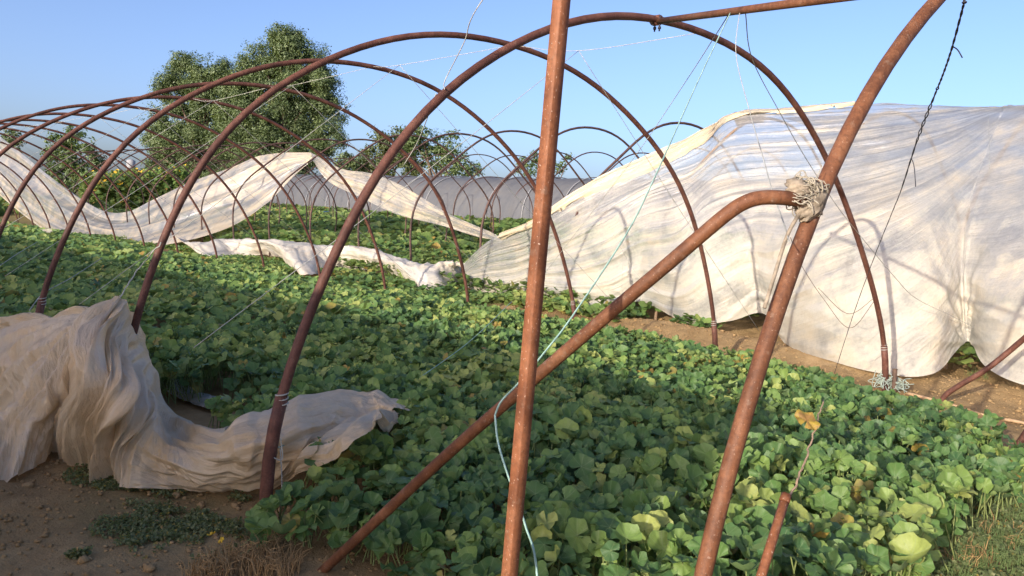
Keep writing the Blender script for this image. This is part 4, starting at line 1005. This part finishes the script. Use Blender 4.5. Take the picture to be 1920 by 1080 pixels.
tree('broad_tree', [(432,180,28),(442,215,38),(436,262,42),(540,98,42),(500,122,42),(575,122,42),(468,165,45),(530,170,52),(595,165,42),(603,212,40),(545,230,52),(480,235,52),(612,255,30),(530,290,52),(462,292,48),(592,285,28),(522,78,20),(552,76,18),(470,140,25),(490,340,50),(560,340,45)], 76, 'tree', 'tallest broad green tree behind the sagging plastic sheet', .115, .66, 60, 2.7, 501, base=(530, 0))
tree('broad_tree', [(355,143,36),(400,140,34),(328,172,34),(375,195,46),(323,230,42),(300,258,28),(412,190,38),(350,280,46),(402,260,48),(420,312,42),(320,312,38),(380,335,42),(300,300,26)], 80, 'tree', 'dark green tree with a rounded top standing left of the tallest tree', .115, .66, 60, 2.7, 503, base=(370, 0))
tree('bushy_tree', [(690,297,22),(718,272,24),(752,272,28),(700,312,24),(738,305,32),(775,305,26),(680,320,18)], 70, 'tree_brown', 'low brownish green dome shaped bush above the grey covered tunnel', .17, .55, 26, 1.2, 505)
tree('young_tree', [(770,262,20),(790,250,14),(798,270,22),(828,272,22),(850,288,20),(812,296,26),(866,306,17),(842,312,20),(895,318,9),(880,322,12),(760,290,20),(846,256,10)], 66, 'tree_light', 'fresh green loose crowned tree just right of the brownish bush', .15, .45, 18, .9, 507)
tree('young_tree', [(985,305,13),(1005,297,12),(1022,306,14),(1050,312,14),(995,320,14),(1064,296,6),(1035,322,12),(972,318,8)], 66, 'tree_light', 'small sparse sapling seen around the square post above the grey tunnel', .13, .4, 14, .7, 509)
tree('bushy_tree', [(110,264,18),(138,252,18),(165,285,22),(122,290,28),(150,312,30),(110,316,24),(182,312,13),(95,290,15),(130,345,30),(170,345,24)], 60, 'tree_light', 'loose yellowish green tree at the left beyond the bare hoops', .15, .45, 20, 1.0, 511)
tree('bushy_tree', [(22,254,11),(32,266,8),(12,264,9),(25,290,14)], 70, 'tree', 'tiny dark tree crown at the left edge above the plastic sheet', .15, .4, 20, 1.2, 513)
tree('bushy_tree', [(650,296,11),(640,305,14),(664,308,13),(655,318,14)], 68, 'tree', 'small dark shrub between the tallest tree and the brownish bush', .14, .4, 20, 1.2, 515)
# tall flowering crop at left
rng = np.random.default_rng(77); pts = []; n = 9000
px = rng.uniform(150, 350, n); D = rng.uniform(44, 50, n); hh = 1.9+.9*fbm(px*.05, D*.3, 9, 3)
P0 = np.array([at_depth(a, 380, d) for a, d in zip(px, D)]); P0[:, 2] = tz(P0[:, 0], P0[:, 1])+hh*rng.uniform(0, 1, n)**.6
bl_ = build_leaves(P0, rng.uniform(.09, .17, n), np.clip(rng.normal(.5, .25, n), 0, 1), np.where(rng.uniform(0, 1, n) < .06, .9, 0.), 6, 1, .8, (-.3, -.2), rng)
hedge = mesh_obj('flowering_crop', bl_[0], [bl_[1]], M['melon_far'], attrs={'tint': bl_[3], 'dryness': bl_[4]})
tag(hedge, 'tall green flowering crop with yellow heads beyond the sagging plastic sheet', 'crop', kind='stuff')
k = rng.choice(n, 260); q = P0[k]; q[:, 2] = tz(q[:, 0], q[:, 1])+hh[k]*rng.uniform(.8, 1.03, 260)
fl = build_leaves(q, rng.uniform(.07, .12, 260), np.zeros(260), np.zeros(260), 7, 1, .7, (-.5, -.3), rng)
mesh_obj('flower_heads', fl[0], [fl[1]], M['flower'], hedge)
# low far crop on the left
rng = np.random.default_rng(79); n = 9000; x = rng.uniform(-2, 17, n); y = rng.uniform(46, 75, n)
bl_ = build_leaves(np.stack([x, y, tz(x, y)+rng.uniform(0, .7, n)], -1), rng.uniform(.14, .24, n), np.clip(rng.normal(.55, .25, n), 0, 1), np.where(rng.uniform(0, 1, n) < .12, .9, 0.), 6, 1, .7, (-.3, -.2), rng)
tag(mesh_obj('field_crop', bl_[0], [bl_[1]], M['tree_light'], attrs={'tint': bl_[3], 'dryness': bl_[4]}), 'distant low green crop at the left beyond the tunnels', 'crop', kind='stuff')

# ------------------------------------------------------------------ odd bits
def one_leaf(name, pos, size, mat, label, cat, dryness, seed, group=None, tint=.5):
    rg = np.random.default_rng(seed)
    a = build_leaves(np.array([pos]), np.array([size]), np.array([tint]), np.array([dryness]), 27, 3, .5, (-.5, -.4), rg)
    return tag(mesh_obj(name, a[0], [a[1], a[2]], mat, attrs={'tint': a[3], 'dryness': a[4], 'leafco': a[5]}), label, cat, group)
one_leaf('dry_leaf', on_x(1513, 788, 2.42), .036, M['melon'], 'curled orange leaf on the thin dry stalk above the short stake', 'leaf', 1., 5)
one_leaf('melon_flower', on_land(397, 1003, .12), .018, M['flower'], 'yellow melon flower at the bottom left edge of the bed, upper of two', 'flower', 0., 6, 'yellow melon flowers')
one_leaf('melon_flower', on_land(413, 1012, .10), .017, M['flower'], 'yellow melon flower at the bottom left edge of the bed, lower of two', 'flower', 0., 8, 'yellow melon flowers')
tb = at_depth(245, 350, 150); tb[2] = 0
mb = MB(); hT = at_depth(245, 299, 150)[2]
tube(mb, [tb-V(0, 0, .5), tb+V(0, 0, hT*.72), tb+V(0, 0, hT*.74), tb+V(0, 0, hT*.97), tb+V(0, 0, hT)], [.45, .40, .75, .80, .30], 14)
tag(mb.build('water_tower', mat_plain('grey_concrete', (.30, .30, .31), .9)), 'thin grey tower far away between the left tree and the big tree', 'tower')

# ------------------------------------------------------------------ blue drum
dp = at_depth(611, 402, 44); dp[2] = tz(dp[0], dp[1])
dr = empty('blue_drum', dp); ax = RT*V(1, 1, 0); ax /= np.linalg.norm(ax); c0 = dp+V(0, 0, .22)
mb = MB(); prof = [(-.42, .01), (-.42, .25), (-.40, .28), (-.2, .28), (-.18, .30), (-.14, .30), (-.12, .28), (.12, .28), (.14, .30), (.18, .30), (.2, .28), (.40, .28), (.42, .25), (.42, .01)]
tube(mb, np.array([c0+ax*p[0]*1.0 for p in prof])+np.outer(np.arange(len(prof)), ax)*1e-4, [p[1]*.75 for p in prof], 18); child(mb, 'body', M['blue'], dr)
tag(dr, 'small blue drum lying at the foot of the grey covered tunnel', 'drum')
